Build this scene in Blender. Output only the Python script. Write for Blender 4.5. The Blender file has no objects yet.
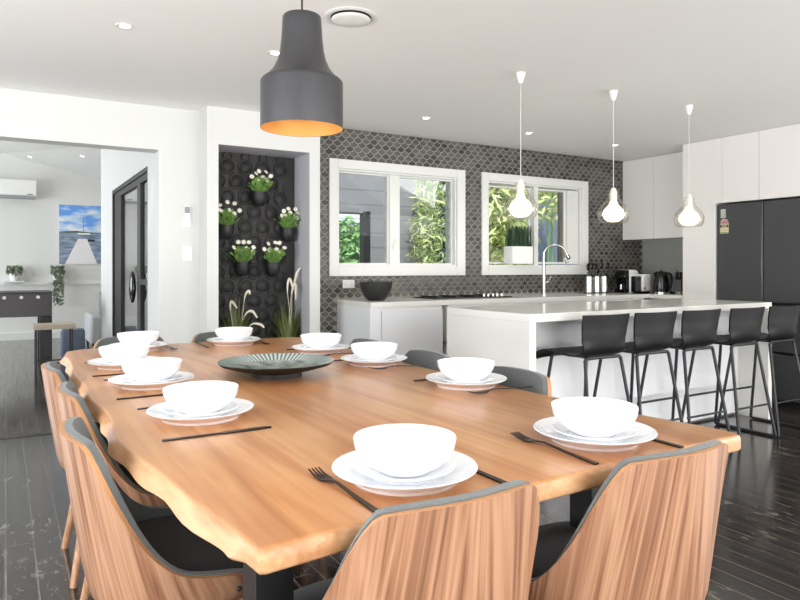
import bpy, bmesh, math, random
from math import sin, cos, pi, radians, sqrt
from mathutils import Vector, Matrix
random.seed(7)
SC = bpy.context.scene
COL = SC.collection

# ------------------------------------------------------------------ materials
def srgb(r, g, b):
    def f(c):
        c /= 255.0
        return c / 12.92 if c <= 0.04045 else ((c + 0.055) / 1.055) ** 2.4
    return (f(r), f(g), f(b), 1.0)

def new_mat(name):
    m = bpy.data.materials.new(name); m.use_nodes = True
    nt = m.node_tree
    return m, nt, nt.nodes['Principled BSDF']

def node(nt, typ, **kw):
    n = nt.nodes.new(typ)
    for k, v in kw.items():
        if k.startswith('i_'):
            key = k[2:].replace('_', ' ')
            n.inputs[key].default_value = v
        else:
            setattr(n, k, v)
    return n

def mat(name, col, rough=0.5, metal=0.0, bump=0.0, bscale=200.0, vary=0.0, vscale=8.0, coat=0.0, spec=0.5, emit=None, estr=0.0, sheen=0.0):
    m, nt, p = new_mat(name)
    p.inputs['Base Color'].default_value = col
    p.inputs['Roughness'].default_value = rough
    p.inputs['Metallic'].default_value = metal
    p.inputs['Specular IOR Level'].default_value = spec
    p.inputs['Coat Weight'].default_value = coat
    p.inputs['Sheen Weight'].default_value = sheen
    L = nt.links
    if vary or bump:
        tc = node(nt, 'ShaderNodeTexCoord')
    if vary:
        n = node(nt, 'ShaderNodeTexNoise', i_Scale=vscale, i_Detail=4.0)
        L.new(tc.outputs['Object'], n.inputs['Vector'])
        mx = node(nt, 'ShaderNodeMixRGB')
        mx.inputs[1].default_value = tuple(c * (1 - vary) for c in col[:3]) + (1,)
        mx.inputs[2].default_value = tuple(min(1, c * (1 + vary)) for c in col[:3]) + (1,)
        L.new(n.outputs['Fac'], mx.inputs[0]); L.new(mx.outputs[0], p.inputs['Base Color'])
    if bump:
        n2 = node(nt, 'ShaderNodeTexNoise', i_Scale=bscale, i_Detail=3.0)
        L.new(tc.outputs['Object'], n2.inputs['Vector'])
        b = node(nt, 'ShaderNodeBump', i_Strength=bump, i_Distance=0.002)
        L.new(n2.outputs['Fac'], b.inputs['Height']); L.new(b.outputs[0], p.inputs['Normal'])
    if emit:
        p.inputs['Emission Color'].default_value = emit
        p.inputs['Emission Strength'].default_value = estr
    return m

def ramp(nt, stops):
    r = nt.nodes.new('ShaderNodeValToRGB')
    e = r.color_ramp.elements
    while len(e) > 1: e.remove(e[0])
    e[0].position = stops[0][0]; e[0].color = stops[0][1]
    for p, c in stops[1:]:
        x = e.new(p); x.color = c
    return r

def wood(name, dark, mid, light, rough=0.35, scale=(14, 14, 0.9), coords='Object', wave=6.0, coat=0.0, bands=None, bump=0.12):
    m, nt, p = new_mat(name)
    L = nt.links
    tc = node(nt, 'ShaderNodeTexCoord')
    mp = node(nt, 'ShaderNodeMapping'); mp.inputs['Scale'].default_value = scale
    L.new(tc.outputs[coords], mp.inputs['Vector'])
    n1 = node(nt, 'ShaderNodeTexNoise', i_Scale=1.0, i_Detail=3.0, i_Roughness=0.5, i_Distortion=0.4)
    L.new(mp.outputs[0], n1.inputs['Vector'])
    # growth rings: sine of the low noise
    mul = node(nt, 'ShaderNodeMath', operation='MULTIPLY'); mul.inputs[1].default_value = wave
    L.new(n1.outputs['Fac'], mul.inputs[0])
    fr = node(nt, 'ShaderNodeMath', operation='PINGPONG'); fr.inputs[1].default_value = 0.5
    L.new(mul.outputs[0], fr.inputs[0])
    mp2 = node(nt, 'ShaderNodeMapping'); mp2.inputs['Scale'].default_value = tuple(s * 9 if s > 2 else s * 3 for s in scale)
    L.new(tc.outputs[coords], mp2.inputs['Vector'])
    n2 = node(nt, 'ShaderNodeTexNoise', i_Scale=1.0, i_Detail=4.0)
    L.new(mp2.outputs[0], n2.inputs['Vector'])
    add = node(nt, 'ShaderNodeMath', operation='MULTIPLY_ADD'); add.inputs[1].default_value = 0.9
    L.new(fr.outputs[0], add.inputs[0])
    m3 = node(nt, 'ShaderNodeMath', operation='MULTIPLY'); m3.inputs[1].default_value = 0.75
    L.new(n2.outputs['Fac'], m3.inputs[0]); L.new(m3.outputs[0], add.inputs[2])
    r = ramp(nt, [(0.18, dark), (0.5, mid), (0.85, light)])
    L.new(add.outputs[0], r.inputs[0])
    out = r.outputs[0]
    if bands:   # glued staves: a slow change of tone across the width
        bt = node(nt, 'ShaderNodeTexBrick', i_Scale=1.0)
        bt.inputs['Color1'].default_value = (bands[1],) * 3 + (1,)
        bt.inputs['Color2'].default_value = (1, 1, 1, 1)
        bt.inputs['Mortar'].default_value = (0.93, 0.93, 0.93, 1)
        bt.inputs['Mortar Size'].default_value = 0.0015
        bt.inputs['Brick Width'].default_value = 2.6
        bt.inputs['Row Height'].default_value = bands[0]
        mp3 = node(nt, 'ShaderNodeMapping'); mp3.inputs['Rotation'].default_value = (0, 0, pi / 2)
        L.new(tc.outputs[coords], mp3.inputs['Vector']); L.new(mp3.outputs[0], bt.inputs['Vector'])
        mx = node(nt, 'ShaderNodeMixRGB', blend_type='MULTIPLY'); mx.inputs[0].default_value = 1.0
        L.new(out, mx.inputs[1]); L.new(bt.outputs['Color'], mx.inputs[2]); out = mx.outputs[0]
    L.new(out, p.inputs['Base Color'])
    p.inputs['Roughness'].default_value = rough
    p.inputs['Coat Weight'].default_value = coat
    p.inputs['Coat Roughness'].default_value = 0.15
    if bump:
        b = node(nt, 'ShaderNodeBump', i_Strength=bump, i_Distance=0.002)
        L.new(n2.outputs['Fac'], b.inputs['Height']); L.new(b.outputs[0], p.inputs['Normal'])
    return m

M = {}
M['wall'] = mat('white_wall_paint', srgb(214, 215, 213), 0.7, bump=0.05)
M['far_wall'] = mat('pale_grey_wall_paint', srgb(222, 222, 220), 0.7, bump=0.05)
M['ceiling'] = mat('ceiling_paint', srgb(240, 240, 238), 0.6, bump=0.03)
M['trim'] = mat('gloss_white_trim', srgb(224, 225, 222), 0.35)
M['reveal'] = mat('grey_reveal_paint', srgb(190, 190, 196), 0.6)
M['cab'] = mat('satin_white_cabinet', srgb(240, 237, 234), 0.35)
M['cab_cool'] = mat('white_island_panel', srgb(234, 235, 238), 0.35)
M['stone'] = mat('white_stone', srgb(236, 234, 229), 0.2, vary=0.03, vscale=3, coat=0.3)
M['timber_gap'] = mat('brown_carcass', srgb(120, 105, 88), 0.6)
M['black_metal'] = mat('black_powder_coat', srgb(30, 30, 32), 0.45)
M['frame_black'] = mat('black_aluminium', srgb(18, 18, 20), 0.5)
M['stool_plastic'] = mat('charcoal_plastic', srgb(17, 17, 19), 0.48, spec=0.35, bump=0.08, bscale=600)
M['stool_metal'] = mat('charcoal_steel_tube', srgb(38, 40, 44), 0.4, metal=0.3)
M['porcelain'] = mat('white_porcelain', srgb(246, 247, 250), 0.18, coat=0.5)
M['cutlery'] = mat('matte_black_cutlery', srgb(52, 47, 44), 0.35, metal=0.7)
M['fabric'] = mat('grey_chair_fabric', srgb(98, 104, 104), 0.95, bump=0.5, bscale=900, vary=0.12, vscale=60, sheen=0.3)
M['seat_fabric'] = mat('dark_charcoal_seat_fabric', srgb(38, 39, 41), 0.9, bump=0.4, bscale=900, sheen=0.2)
M['walnut'] = wood('walnut_veneer', srgb(94, 60, 41), srgb(143, 101, 75), srgb(172, 132, 104), 0.4, scale=(18, 0.75, 1), coords='UV', wave=5, coat=0.1)
M['ply_edge'] = mat('plywood_edge', srgb(205, 150, 105), 0.45, vary=0.1, vscale=50)
M['leg_wood'] = wood('walnut_leg', srgb(120, 82, 58), srgb(165, 120, 88), srgb(190, 146, 112), 0.4, scale=(30, 30, 2), wave=3)
M['table_wood'] = wood('honey_hardwood', srgb(172, 112, 68), srgb(194, 134, 86), srgb(210, 156, 106), 0.3, scale=(5.5, 0.55, 5.5), wave=4.0, coat=0.15, bands=(0.21, 0.88), bump=0.0)
M['bark'] = wood('live_edge_wood', srgb(146, 100, 64), srgb(178, 130, 90), srgb(198, 156, 116), 0.45, scale=(7, 2, 9), wave=2.5)
M['pale_wood'] = wood('pale_bench_wood', srgb(170, 152, 132), srgb(188, 172, 152), srgb(200, 186, 168), 0.5, scale=(4, 20, 20), wave=3)
M['pendant'] = mat('dark_grey_pendant_metal', srgb(78, 78, 81), 0.38, metal=0.65, vary=0.05, vscale=30)
M['gold'] = mat('gold_lining', srgb(236, 176, 96), 0.45, metal=0.35, emit=srgb(255, 186, 100), estr=0.0)
M['steel'] = mat('brushed_steel', srgb(190, 190, 188), 0.22, metal=1.0)
M['black_gloss'] = mat('black_gloss_plastic', srgb(14, 14, 15), 0.15)
M['black_pot'] = mat('matte_black_pot', srgb(24, 24, 26), 0.5)
M['bowl_black'] = mat('black_ceramic', srgb(34, 34, 35), 0.45, bump=0.1, bscale=80)
M['fridge'] = mat('dark_graphite_steel', srgb(78, 78, 80), 0.34, metal=0.35)
M['fridge_gap'] = mat('fridge_shadow_gap', srgb(20, 20, 22), 0.4)
M['white_plastic'] = mat('white_plastic', srgb(236, 236, 234), 0.35)
M['screen'] = mat('grey_lcd', srgb(130, 136, 134), 0.3)
M['grey_plastic'] = mat('grey_plastic', srgb(150, 152, 154), 0.4)
M['sofa'] = mat('light_grey_upholstery', srgb(186, 188, 192), 0.95, bump=0.4, bscale=500, vary=0.05)
M['cushion'] = mat('mid_grey_cushion_cloth', srgb(150, 152, 156), 0.95, bump=0.4, bscale=500)
M['blue_cloth'] = mat('slate_blue_cloth', srgb(130, 142, 162), 0.95, vary=0.3, vscale=30)
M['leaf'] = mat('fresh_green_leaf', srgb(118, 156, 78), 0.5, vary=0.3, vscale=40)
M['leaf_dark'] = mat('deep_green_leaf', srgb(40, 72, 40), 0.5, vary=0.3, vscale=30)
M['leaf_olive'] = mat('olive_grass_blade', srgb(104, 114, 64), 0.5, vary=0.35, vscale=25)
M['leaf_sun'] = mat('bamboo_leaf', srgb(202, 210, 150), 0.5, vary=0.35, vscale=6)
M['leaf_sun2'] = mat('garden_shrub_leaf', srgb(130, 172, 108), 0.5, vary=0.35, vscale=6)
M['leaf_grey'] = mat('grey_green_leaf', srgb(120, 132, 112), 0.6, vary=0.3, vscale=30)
M['petal'] = mat('white_petal', srgb(246, 244, 236), 0.6)
M['petal_eye'] = mat('cream_flower_eye', srgb(226, 214, 150), 0.6)
M['plume'] = mat('cream_plume', srgb(226, 218, 200), 0.9, bump=0.6, bscale=300)
M['soil'] = mat('dark_soil', srgb(40, 32, 26), 0.95)
M['grey_render'] = mat('grey_rendered_wall', srgb(142, 138, 146), 0.85, vary=0.04)
M['blue_render'] = mat('blue_grey_painted_wall', srgb(98, 108, 130), 0.8, vary=0.05, vscale=2)
M['soffit'] = mat('beige_soffit', srgb(208, 200, 184), 0.7)
M['beige_wall'] = mat('beige_inner_wall', srgb(206, 200, 186), 0.7)
M['paving'] = mat('pale_paving', srgb(170, 166, 158), 0.8, vary=0.1)
M['splash'] = mat('grey_glass_splashback', srgb(172, 174, 168), 0.4, vary=0.05, vscale=2)
M['grout'] = mat('light_grout', srgb(156, 154, 145), 0.8)
M['emit_down'] = mat('downlight_lamp', (1, 1, 1, 1), 0.5, emit=(1.0, 0.95, 0.86, 1), estr=12.0)
M['emit_bulb'] = mat('glowing_opal_bulb', (1, 1, 1, 1), 0.5, emit=(1.0, 0.84, 0.58, 1), estr=2.6)
M['cord_white'] = mat('white_flex', srgb(205, 205, 200), 0.6)
M['panel_black'] = mat('black_planter_wall_plastic', srgb(36, 36, 36), 0.6, bump=0.1)
M['paper'] = mat('label_cream', srgb(226, 214, 176), 0.6)
M['label_pink'] = mat('label_pink', srgb(196, 130, 150), 0.6)
M['label_green'] = mat('label_green', srgb(150, 160, 120), 0.6)
M['ink'] = mat('label_ink', srgb(28, 28, 26), 0.6)
M['label_white'] = mat('label_white', srgb(205, 208, 206), 0.6)

def clear_glass(name, tint=(1, 1, 1, 1), rough=0.0, blend=0.92, ior=1.45):
    m = bpy.data.materials.new(name); m.use_nodes = True
    nt = m.node_tree; nt.nodes.clear(); L = nt.links
    o = nt.nodes.new('ShaderNodeOutputMaterial')
    t = nt.nodes.new('ShaderNodeBsdfTransparent'); t.inputs[0].default_value = tint
    g = nt.nodes.new('ShaderNodeBsdfGlossy'); g.inputs['Roughness'].default_value = rough
    lw = nt.nodes.new('ShaderNodeLayerWeight'); lw.inputs[0].default_value = 0.5
    pw = nt.nodes.new('ShaderNodeMath'); pw.operation = 'POWER'; pw.inputs[1].default_value = 2.6; L.new(lw.outputs['Facing'], pw.inputs[0])
    f = nt.nodes.new('ShaderNodeMath'); f.operation = 'MULTIPLY_ADD'; f.inputs[1].default_value = .8; f.inputs[2].default_value = .04; L.new(pw.outputs[0], f.inputs[0])
    mx = nt.nodes.new('ShaderNodeMixShader')
    L.new(f.outputs[0], mx.inputs[0]); L.new(t.outputs[0], mx.inputs[1]); L.new(g.outputs[0], mx.inputs[2])
    L.new(mx.outputs[0], o.inputs[0])
    return m
M['glass'] = clear_glass('window_glass', (0.93, 0.96, 0.95, 1))
M['glass_dark'] = clear_glass('tinted_door_glass', (0.62, 0.64, 0.66, 1))
M['glass_blade'] = clear_glass('louvre_glass', (0.86, 0.9, 0.9, 1))
M['glass_edge'] = mat('louvre_glass_edge', srgb(190, 205, 202), 0.2)
M['bulb_glass'] = clear_glass('pendant_bulb_glass', (0.97, 0.95, 0.9, 1), ior=1.5)

def tile_mat():
    m, nt, p = new_mat('dark_grey_fish_scale_tile'); L = nt.links
    g = nt.nodes.new('ShaderNodeNewGeometry')
    r = ramp(nt, [(0.0, srgb(46, 45, 43)), (0.35, srgb(74, 72, 69)), (1.0, srgb(95, 93, 88))])
    L.new(g.outputs['Random Per Island'], r.inputs[0]); L.new(r.outputs[0], p.inputs['Base Color'])
    p.inputs['Roughness'].default_value = 0.35
    return m
M['tile'] = tile_mat()

def floor_mat():
    m, nt, p = new_mat('dark_stained_floorboards'); L = nt.links
    tc = node(nt, 'ShaderNodeTexCoord')
    rot = node(nt, 'ShaderNodeMapping'); rot.inputs['Rotation'].default_value = (0, 0, pi / 2)
    L.new(tc.outputs['Object'], rot.inputs['Vector'])
    bt = node(nt, 'ShaderNodeTexBrick', i_Scale=1.0)
    bt.inputs['Color1'].default_value = srgb(30, 25, 24); bt.inputs['Color2'].default_value = srgb(50, 43, 40)
    bt.inputs['Mortar'].default_value = srgb(98, 86, 76)
    bt.inputs['Mortar Size'].default_value = 0.0042; bt.inputs['Mortar Smooth'].default_value = 0.2
    bt.inputs['Brick Width'].default_value = 2.4; bt.inputs['Row Height'].default_value = 0.105
    bt.offset = 0.37
    L.new(rot.outputs[0], bt.inputs['Vector'])
    st = node(nt, 'ShaderNodeMapping'); st.inputs['Scale'].default_value = (30, 1.6, 1)
    L.new(tc.outputs['Object'], st.inputs['Vector'])
    n = node(nt, 'ShaderNodeTexNoise', i_Scale=1.0, i_Detail=5.0, i_Roughness=0.65)
    L.new(st.outputs[0], n.inputs['Vector'])
    mx = node(nt, 'ShaderNodeMixRGB', blend_type='MULTIPLY'); mx.inputs[0].default_value = 0.7
    rr = ramp(nt, [(0.3, (0.6, 0.6, 0.6, 1)), (0.7, (1.25, 1.22, 1.2, 1))])
    L.new(n.outputs['Fac'], rr.inputs[0]); L.new(bt.outputs['Color'], mx.inputs[1]); L.new(rr.outputs[0], mx.inputs[2])
    # scuffs and scratches, worn patches in the finish
    v = node(nt, 'ShaderNodeTexNoise', i_Scale=1.0, i_Detail=8.0, i_Roughness=0.78, i_Distortion=0.8)
    mv = node(nt, 'ShaderNodeMapping'); mv.inputs['Scale'].default_value = (22, 9, 1)
    L.new(tc.outputs['Object'], mv.inputs['Vector']); L.new(mv.outputs[0], v.inputs['Vector'])
    sr = ramp(nt, [(0.54, (0, 0, 0, 1)), (0.63, (1, 1, 1, 1))])
    L.new(v.outputs['Fac'], sr.inputs[0])
    big = node(nt, 'ShaderNodeTexNoise', i_Scale=1.1, i_Detail=2.0)
    L.new(tc.outputs['Object'], big.inputs['Vector'])
    br = ramp(nt, [(0.38, (0, 0, 0, 1)), (0.58, (0.7, 0.7, 0.7, 1))])
    L.new(big.outputs['Fac'], br.inputs[0])
    ml = node(nt, 'ShaderNodeMixRGB', blend_type='MULTIPLY'); ml.inputs[0].default_value = 1
    L.new(sr.outputs[0], ml.inputs[1]); L.new(br.outputs[0], ml.inputs[2])
    m2 = node(nt, 'ShaderNodeMixRGB'); m2.inputs[2].default_value = srgb(150, 140, 130)
    L.new(ml.outputs[0], m2.inputs[0]); L.new(mx.outputs[0], m2.inputs[1])
    L.new(m2.outputs[0], p.inputs['Base Color'])
    rg = node(nt, 'ShaderNodeMapRange'); rg.inputs['From Min'].default_value = 0.3; rg.inputs['From Max'].default_value = 0.7
    rg.inputs['To Min'].default_value = 0.12; rg.inputs['To Max'].default_value = 0.24
    L.new(n.outputs['Fac'], rg.inputs[0]); L.new(rg.outputs[0], p.inputs['Roughness'])
    b = node(nt, 'ShaderNodeBump', i_Strength=0.8, i_Distance=0.003)
    iv = node(nt, 'ShaderNodeMath', operation='SUBTRACT'); iv.inputs[0].default_value = 1.0
    L.new(bt.outputs['Fac'], iv.inputs[1])
    ad = node(nt, 'ShaderNodeMath', operation='MULTIPLY_ADD'); ad.inputs[1].default_value = 0.05
    L.new(n.outputs['Fac'], ad.inputs[0]); L.new(iv.outputs[0], ad.inputs[2])
    L.new(ad.outputs[0], b.inputs['Height']); L.new(b.outputs[0], p.inputs['Normal']); L.new(b.outputs[0], p.inputs['Coat Normal'])
    p.inputs['Specular IOR Level'].default_value = 0.6
    p.inputs['Coat Weight'].default_value = 0.3; p.inputs['Coat Roughness'].default_value = 0.2
    return m
M['floor'] = floor_mat()

def platter_mat():
    m, nt, p = new_mat('teal_grey_reactive_glaze'); L = nt.links
    tc = node(nt, 'ShaderNodeTexCoord')
    sep = node(nt, 'ShaderNodeSeparateXYZ'); L.new(tc.outputs['Object'], sep.inputs[0])
    at = node(nt, 'ShaderNodeMath', operation='ARCTAN2'); L.new(sep.outputs[1], at.inputs[0]); L.new(sep.outputs[0], at.inputs[1])
    mu = node(nt, 'ShaderNodeMath', operation='MULTIPLY'); mu.inputs[1].default_value = 72
    L.new(at.outputs[0], mu.inputs[0])
    si = node(nt, 'ShaderNodeMath', operation='SINE'); L.new(mu.outputs[0], si.inputs[0])
    ln = node(nt, 'ShaderNodeVectorMath', operation='LENGTH'); L.new(tc.outputs['Object'], ln.inputs[0])
    gt = node(nt, 'ShaderNodeMath', operation='GREATER_THAN'); gt.inputs[1].default_value = 0.165
    L.new(ln.outputs['Value'], gt.inputs[0])
    r = ramp(nt, [(0.3, srgb(96, 106, 103)), (0.7, srgb(186, 200, 194))])
    ma = node(nt, 'ShaderNodeMath', operation='MULTIPLY_ADD'); ma.inputs[1].default_value = 0.5; ma.inputs[2].default_value = 0.5
    L.new(si.outputs[0], ma.inputs[0]); L.new(ma.outputs[0], r.inputs[0])
    n = node(nt, 'ShaderNodeTexNoise', i_Scale=22.0, i_Detail=5.0); L.new(tc.outputs['Object'], n.inputs['Vector'])
    r2 = ramp(nt, [(0.35, srgb(98, 108, 104)), (0.65, srgb(164, 168, 160))]); L.new(n.outputs['Fac'], r2.inputs[0])
    mx = node(nt, 'ShaderNodeMixRGB'); L.new(gt.outputs[0], mx.inputs[0]); L.new(r2.outputs[0], mx.inputs[1]); L.new(r.outputs[0], mx.inputs[2])
    L.new(mx.outputs[0], p.inputs['Base Color']); p.inputs['Roughness'].default_value = 0.16
    return m
M['platter'] = platter_mat()

def picture_sky():
    m, nt, p = new_mat('printed_sky'); L = nt.links
    tc = node(nt, 'ShaderNodeTexCoord')
    mp = node(nt, 'ShaderNodeMapping'); mp.inputs['Scale'].default_value = (2.2, 1, 7)
    L.new(tc.outputs['Object'], mp.inputs['Vector'])
    n = node(nt, 'ShaderNodeTexNoise', i_Scale=1.4, i_Detail=6.0); L.new(mp.outputs[0], n.inputs['Vector'])
    sep = node(nt, 'ShaderNodeSeparateXYZ'); L.new(tc.outputs['Object'], sep.inputs[0])
    ma = node(nt, 'ShaderNodeMath', operation='MULTIPLY_ADD'); ma.inputs[1].default_value = -0.45; ma.inputs[2].default_value = 0.36
    L.new(sep.outputs[2], ma.inputs[0])
    ad = node(nt, 'ShaderNodeMath', operation='ADD'); L.new(n.outputs['Fac'], ad.inputs[0]); L.new(ma.outputs[0], ad.inputs[1])
    r = ramp(nt, [(0.42, srgb(104, 160, 236)), (0.54, srgb(172, 206, 244)), (0.68, srgb(236, 240, 246))])
    L.new(ad.outputs[0], r.inputs[0]); L.new(r.outputs[0], p.inputs['Base Color']); p.inputs['Roughness'].default_value = 0.4
    return m
def picture_water():
    m, nt, p = new_mat('printed_water'); L = nt.links
    tc = node(nt, 'ShaderNodeTexCoord')
    mp = node(nt, 'ShaderNodeMapping'); mp.inputs['Scale'].default_value = (5, 1, 30)
    L.new(tc.outputs['Object'], mp.inputs['Vector'])
    n = node(nt, 'ShaderNodeTexNoise', i_Scale=1.0, i_Detail=5.0); L.new(mp.outputs[0], n.inputs['Vector'])
    r = ramp(nt, [(0.3, srgb(84, 98, 118)), (0.55, srgb(134, 152, 176)), (0.75, srgb(190, 202, 216))])
    L.new(n.outputs['Fac'], r.inputs[0]); L.new(r.outputs[0], p.inputs['Base Color']); p.inputs['Roughness'].default_value = 0.4
    return m
M['pic_sky'] = picture_sky(); M['pic_water'] = picture_water()
M['pic_land'] = mat('printed_headland', srgb(70, 92, 70), 0.5)
M['pic_jetty'] = mat('printed_jetty', srgb(234, 233, 234), 0.5, vary=0.05, vscale=30)
M['pic_rock'] = mat('printed_rocks', srgb(176, 164, 140), 0.5, vary=0.2, vscale=20)

# ------------------------------------------------------------------ mesh building
class MB:
    def __init__(s): s.v = []; s.f = []; s.m = []; s.uv = {}
    def add(s, vs, fs, mi=0):
        o = len(s.v); s.v += [tuple(v) for v in vs]
        for f in fs: s.f.append(tuple(i + o for i in f)); s.m.append(mi)
        return o
    def box(s, x0, y0, z0, x1, y1, z1, mi=0):
        x0, x1 = min(x0, x1), max(x0, x1); y0, y1 = min(y0, y1), max(y0, y1); z0, z1 = min(z0, z1), max(z0, z1)
        s.add([(x0,y0,z0),(x1,y0,z0),(x1,y1,z0),(x0,y1,z0),(x0,y0,z1),(x1,y0,z1),(x1,y1,z1),(x0,y1,z1)],
              [(0,3,2,1),(4,5,6,7),(0,1,5,4),(1,2,6,5),(2,3,7,6),(3,0,4,7)], mi); return s
    def lathe(s, prof, n=32, c=(0,0,0), mi=0, closed=False):
        # prof: list (r, z); r==0 collapses to a pole
        o = len(s.v); rings = []
        for r, z in prof:
            if r < 1e-6:
                s.v.append((c[0], c[1], c[2] + z)); rings.append([len(s.v) - 1])
            else:
                k = len(s.v)
                for i in range(n):
                    a = 2 * pi * i / n
                    s.v.append((c[0] + r * cos(a), c[1] + r * sin(a), c[2] + z))
                rings.append(list(range(k, k + n)))
        pairs = list(zip(rings[:-1], rings[1:]))
        if closed: pairs.append((rings[-1], rings[0]))
        for A, B in pairs:
            for i in range(n):
                j = (i + 1) % n
                if len(A) == 1 and len(B) == 1: continue
                if len(A) == 1: s.f.append((A[0], B[j], B[i]))
                elif len(B) == 1: s.f.append((A[i], A[j], B[0]))
                else: s.f.append((A[i], A[j], B[j], B[i]))
                s.m.append(mi)
        return s
    def tube(s, pts, r, n=10, mi=0, closed=False):
        pts = [Vector(p) for p in pts]; N = len(pts)
        rs = r if isinstance(r, (list, tuple)) else [r] * N
        o = len(s.v); prev = None
        for i, p in enumerate(pts):
            if closed: t = (pts[(i + 1) % N] - pts[i - 1]).normalized()
            elif i == 0: t = (pts[1] - p).normalized()
            elif i == N - 1: t = (p - pts[i - 1]).normalized()
            else: t = ((pts[i + 1] - p).normalized() + (p - pts[i - 1]).normalized()).normalized()
            if prev is None:
                a = Vector((0, 0, 1)) if abs(t.z) < 0.9 else Vector((1, 0, 0))
                u = t.cross(a).normalized()
            else:
                u = (prev - t * prev.dot(t)).normalized()
            prev = u; w = t.cross(u)
            for k in range(n):
                a = 2 * pi * k / n
                s.v.append(tuple(p + (u * cos(a) + w * sin(a)) * rs[i]))
        R = N if closed else N - 1
        for i in range(R):
            for k in range(n):
                a = o + i * n + k; b = o + i * n + (k + 1) % n
                c = o + ((i + 1) % N) * n + (k + 1) % n; d = o + ((i + 1) % N) * n + k
                s.f.append((a, b, c, d)); s.m.append(mi)
        if not closed:
            s.f.append(tuple(o + k for k in reversed(range(n)))); s.m.append(mi)
            s.f.append(tuple(o + (N - 1) * n + k for k in range(n))); s.m.append(mi)
        return s
    def prism(s, poly, z0, z1, mi=0, mtop=None):
        n = len(poly)
        vs = [(x, y, z0) for x, y in poly] + [(x, y, z1) for x, y in poly]
        s.add(vs, [tuple(reversed(range(n)))], mi)
        o = len(s.v) - 2 * n
        s.f.append(tuple(o + n + i for i in range(n))); s.m.append(mi if mtop is None else mtop)
        for i in range(n):
            j = (i + 1) % n; s.f.append((o + i, o + j, o + n + j, o + n + i)); s.m.append(mi)
        return s
    def sphere(s, c, r, n=16, m=10, mi=0, sz=1.0):
        prof = [(r * sin(pi * i / m), -r * sz * cos(pi * i / m)) for i in range(m + 1)]
        prof[0] = (0, prof[0][1]); prof[-1] = (0, prof[-1][1])
        return s.lathe(prof, n, c, mi)
    def xf(s, mtx, start=0):
        for i in range(start, len(s.v)): s.v[i] = tuple(mtx @ Vector(s.v[i]))
        return s
    def build(s, name, mats, parent=None, loc=(0,0,0), smooth=True, bevel=0.0, sub=0, rz=0.0, angle=40, fix=True):
        me = bpy.data.meshes.new(name)
        me.from_pydata(s.v, [], s.f)
        if not isinstance(mats, (list, tuple)): mats = [mats]
        for mm in mats: me.materials.append(M[mm] if isinstance(mm, str) else mm)
        for p, mi in zip(me.polygons, s.m): p.material_index = mi
        if fix:
            bm = bmesh.new(); bm.from_mesh(me); bmesh.ops.recalc_face_normals(bm, faces=bm.faces); bm.to_mesh(me); bm.free()
        if smooth:
            me.polygons.foreach_set('use_smooth', [True] * len(me.polygons))
            me.set_sharp_from_angle(angle=radians(angle))
        if s.uv:
            ul = me.uv_layers.new(name='UVMap')
            for lp in me.loops:
                ul.data[lp.index].uv = s.uv.get(lp.vertex_index, (0, 0))
        o = bpy.data.objects.new(name, me); COL.objects.link(o)
        o.location = loc; o.rotation_euler = (0, 0, rz)
        if parent: o.parent = parent
        if bevel:
            b = o.modifiers.new('bevel', 'BEVEL'); b.width = bevel; b.segments = 2; b.limit_method = 'ANGLE'; b.angle_limit = radians(40)
        if sub:
            b = o.modifiers.new('sub', 'SUBSURF'); b.levels = sub; b.render_levels = sub
        return o

def tag(o, label, cat, group=None, kind=None):
    if label: o['label'] = label
    if cat: o['category'] = cat
    if group: o['group'] = group
    if kind: o['kind'] = kind
    return o
def thing(name, label, cat, loc=(0,0,0), rz=0.0, group=None):
    o = bpy.data.objects.new(name, None); COL.objects.link(o)
    o.empty_display_size = 0.1
    o.location = loc; o.rotation_euler = (0, 0, rz)
    return tag(o, label, cat, group)
def struct(o, label=None):
    o['kind'] = 'structure'
    if label: o['label'] = label
    return o
def dup(root, loc=None, rz=None, label=None, group=None):
    def cp(o, parent):
        c = o.copy(); COL.objects.link(c); c.parent = parent
        for ch in [x for x in kids[o.name]]: cp(ch, c)
        return c
    kids = {}
    def scan(o):
        kids[o.name] = [x for x in list(COL.objects) if x.parent == o]
        for k in kids[o.name]: scan(k)
    scan(root)
    r = cp(root, None)
    if loc is not None: r.location = loc
    if rz is not None: r.rotation_euler = (0, 0, rz)
    if label: r['label'] = label
    if group: r['group'] = group
    return r
def box_obj(name, b, m, parent=None, bevel=0.002, **k):
    return MB().box(*b).build(name, m, parent, bevel=bevel, **k)
def bez(p, n=8):
    # Catmull-Rom through points
    P = [Vector(q) for q in p]
    P = [P[0] * 2 - P[1]] + P + [P[-1] * 2 - P[-2]]
    out = []
    for i in range(1, len(P) - 2):
        for k in range(n):
            t = k / n
            a, b, c, d = P[i - 1], P[i], P[i + 1], P[i + 2]
            out.append(0.5 * ((2 * b) + (c - a) * t + (2 * a - 5 * b + 4 * c - d) * t * t + (3 * b - a - 3 * c + d) * t ** 3))
    out.append(P[-2]); return out
def smooth01(t): t = max(0, min(1, t)); return t * t * (3 - 2 * t)

# ------------------------------------------------------------------ the setting
WY, WB = 5.23, 5.40          # tiled wall face and its outer face
H = 2.40
XL, XR, YF = -2.6, 6.40, -3.2

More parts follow.
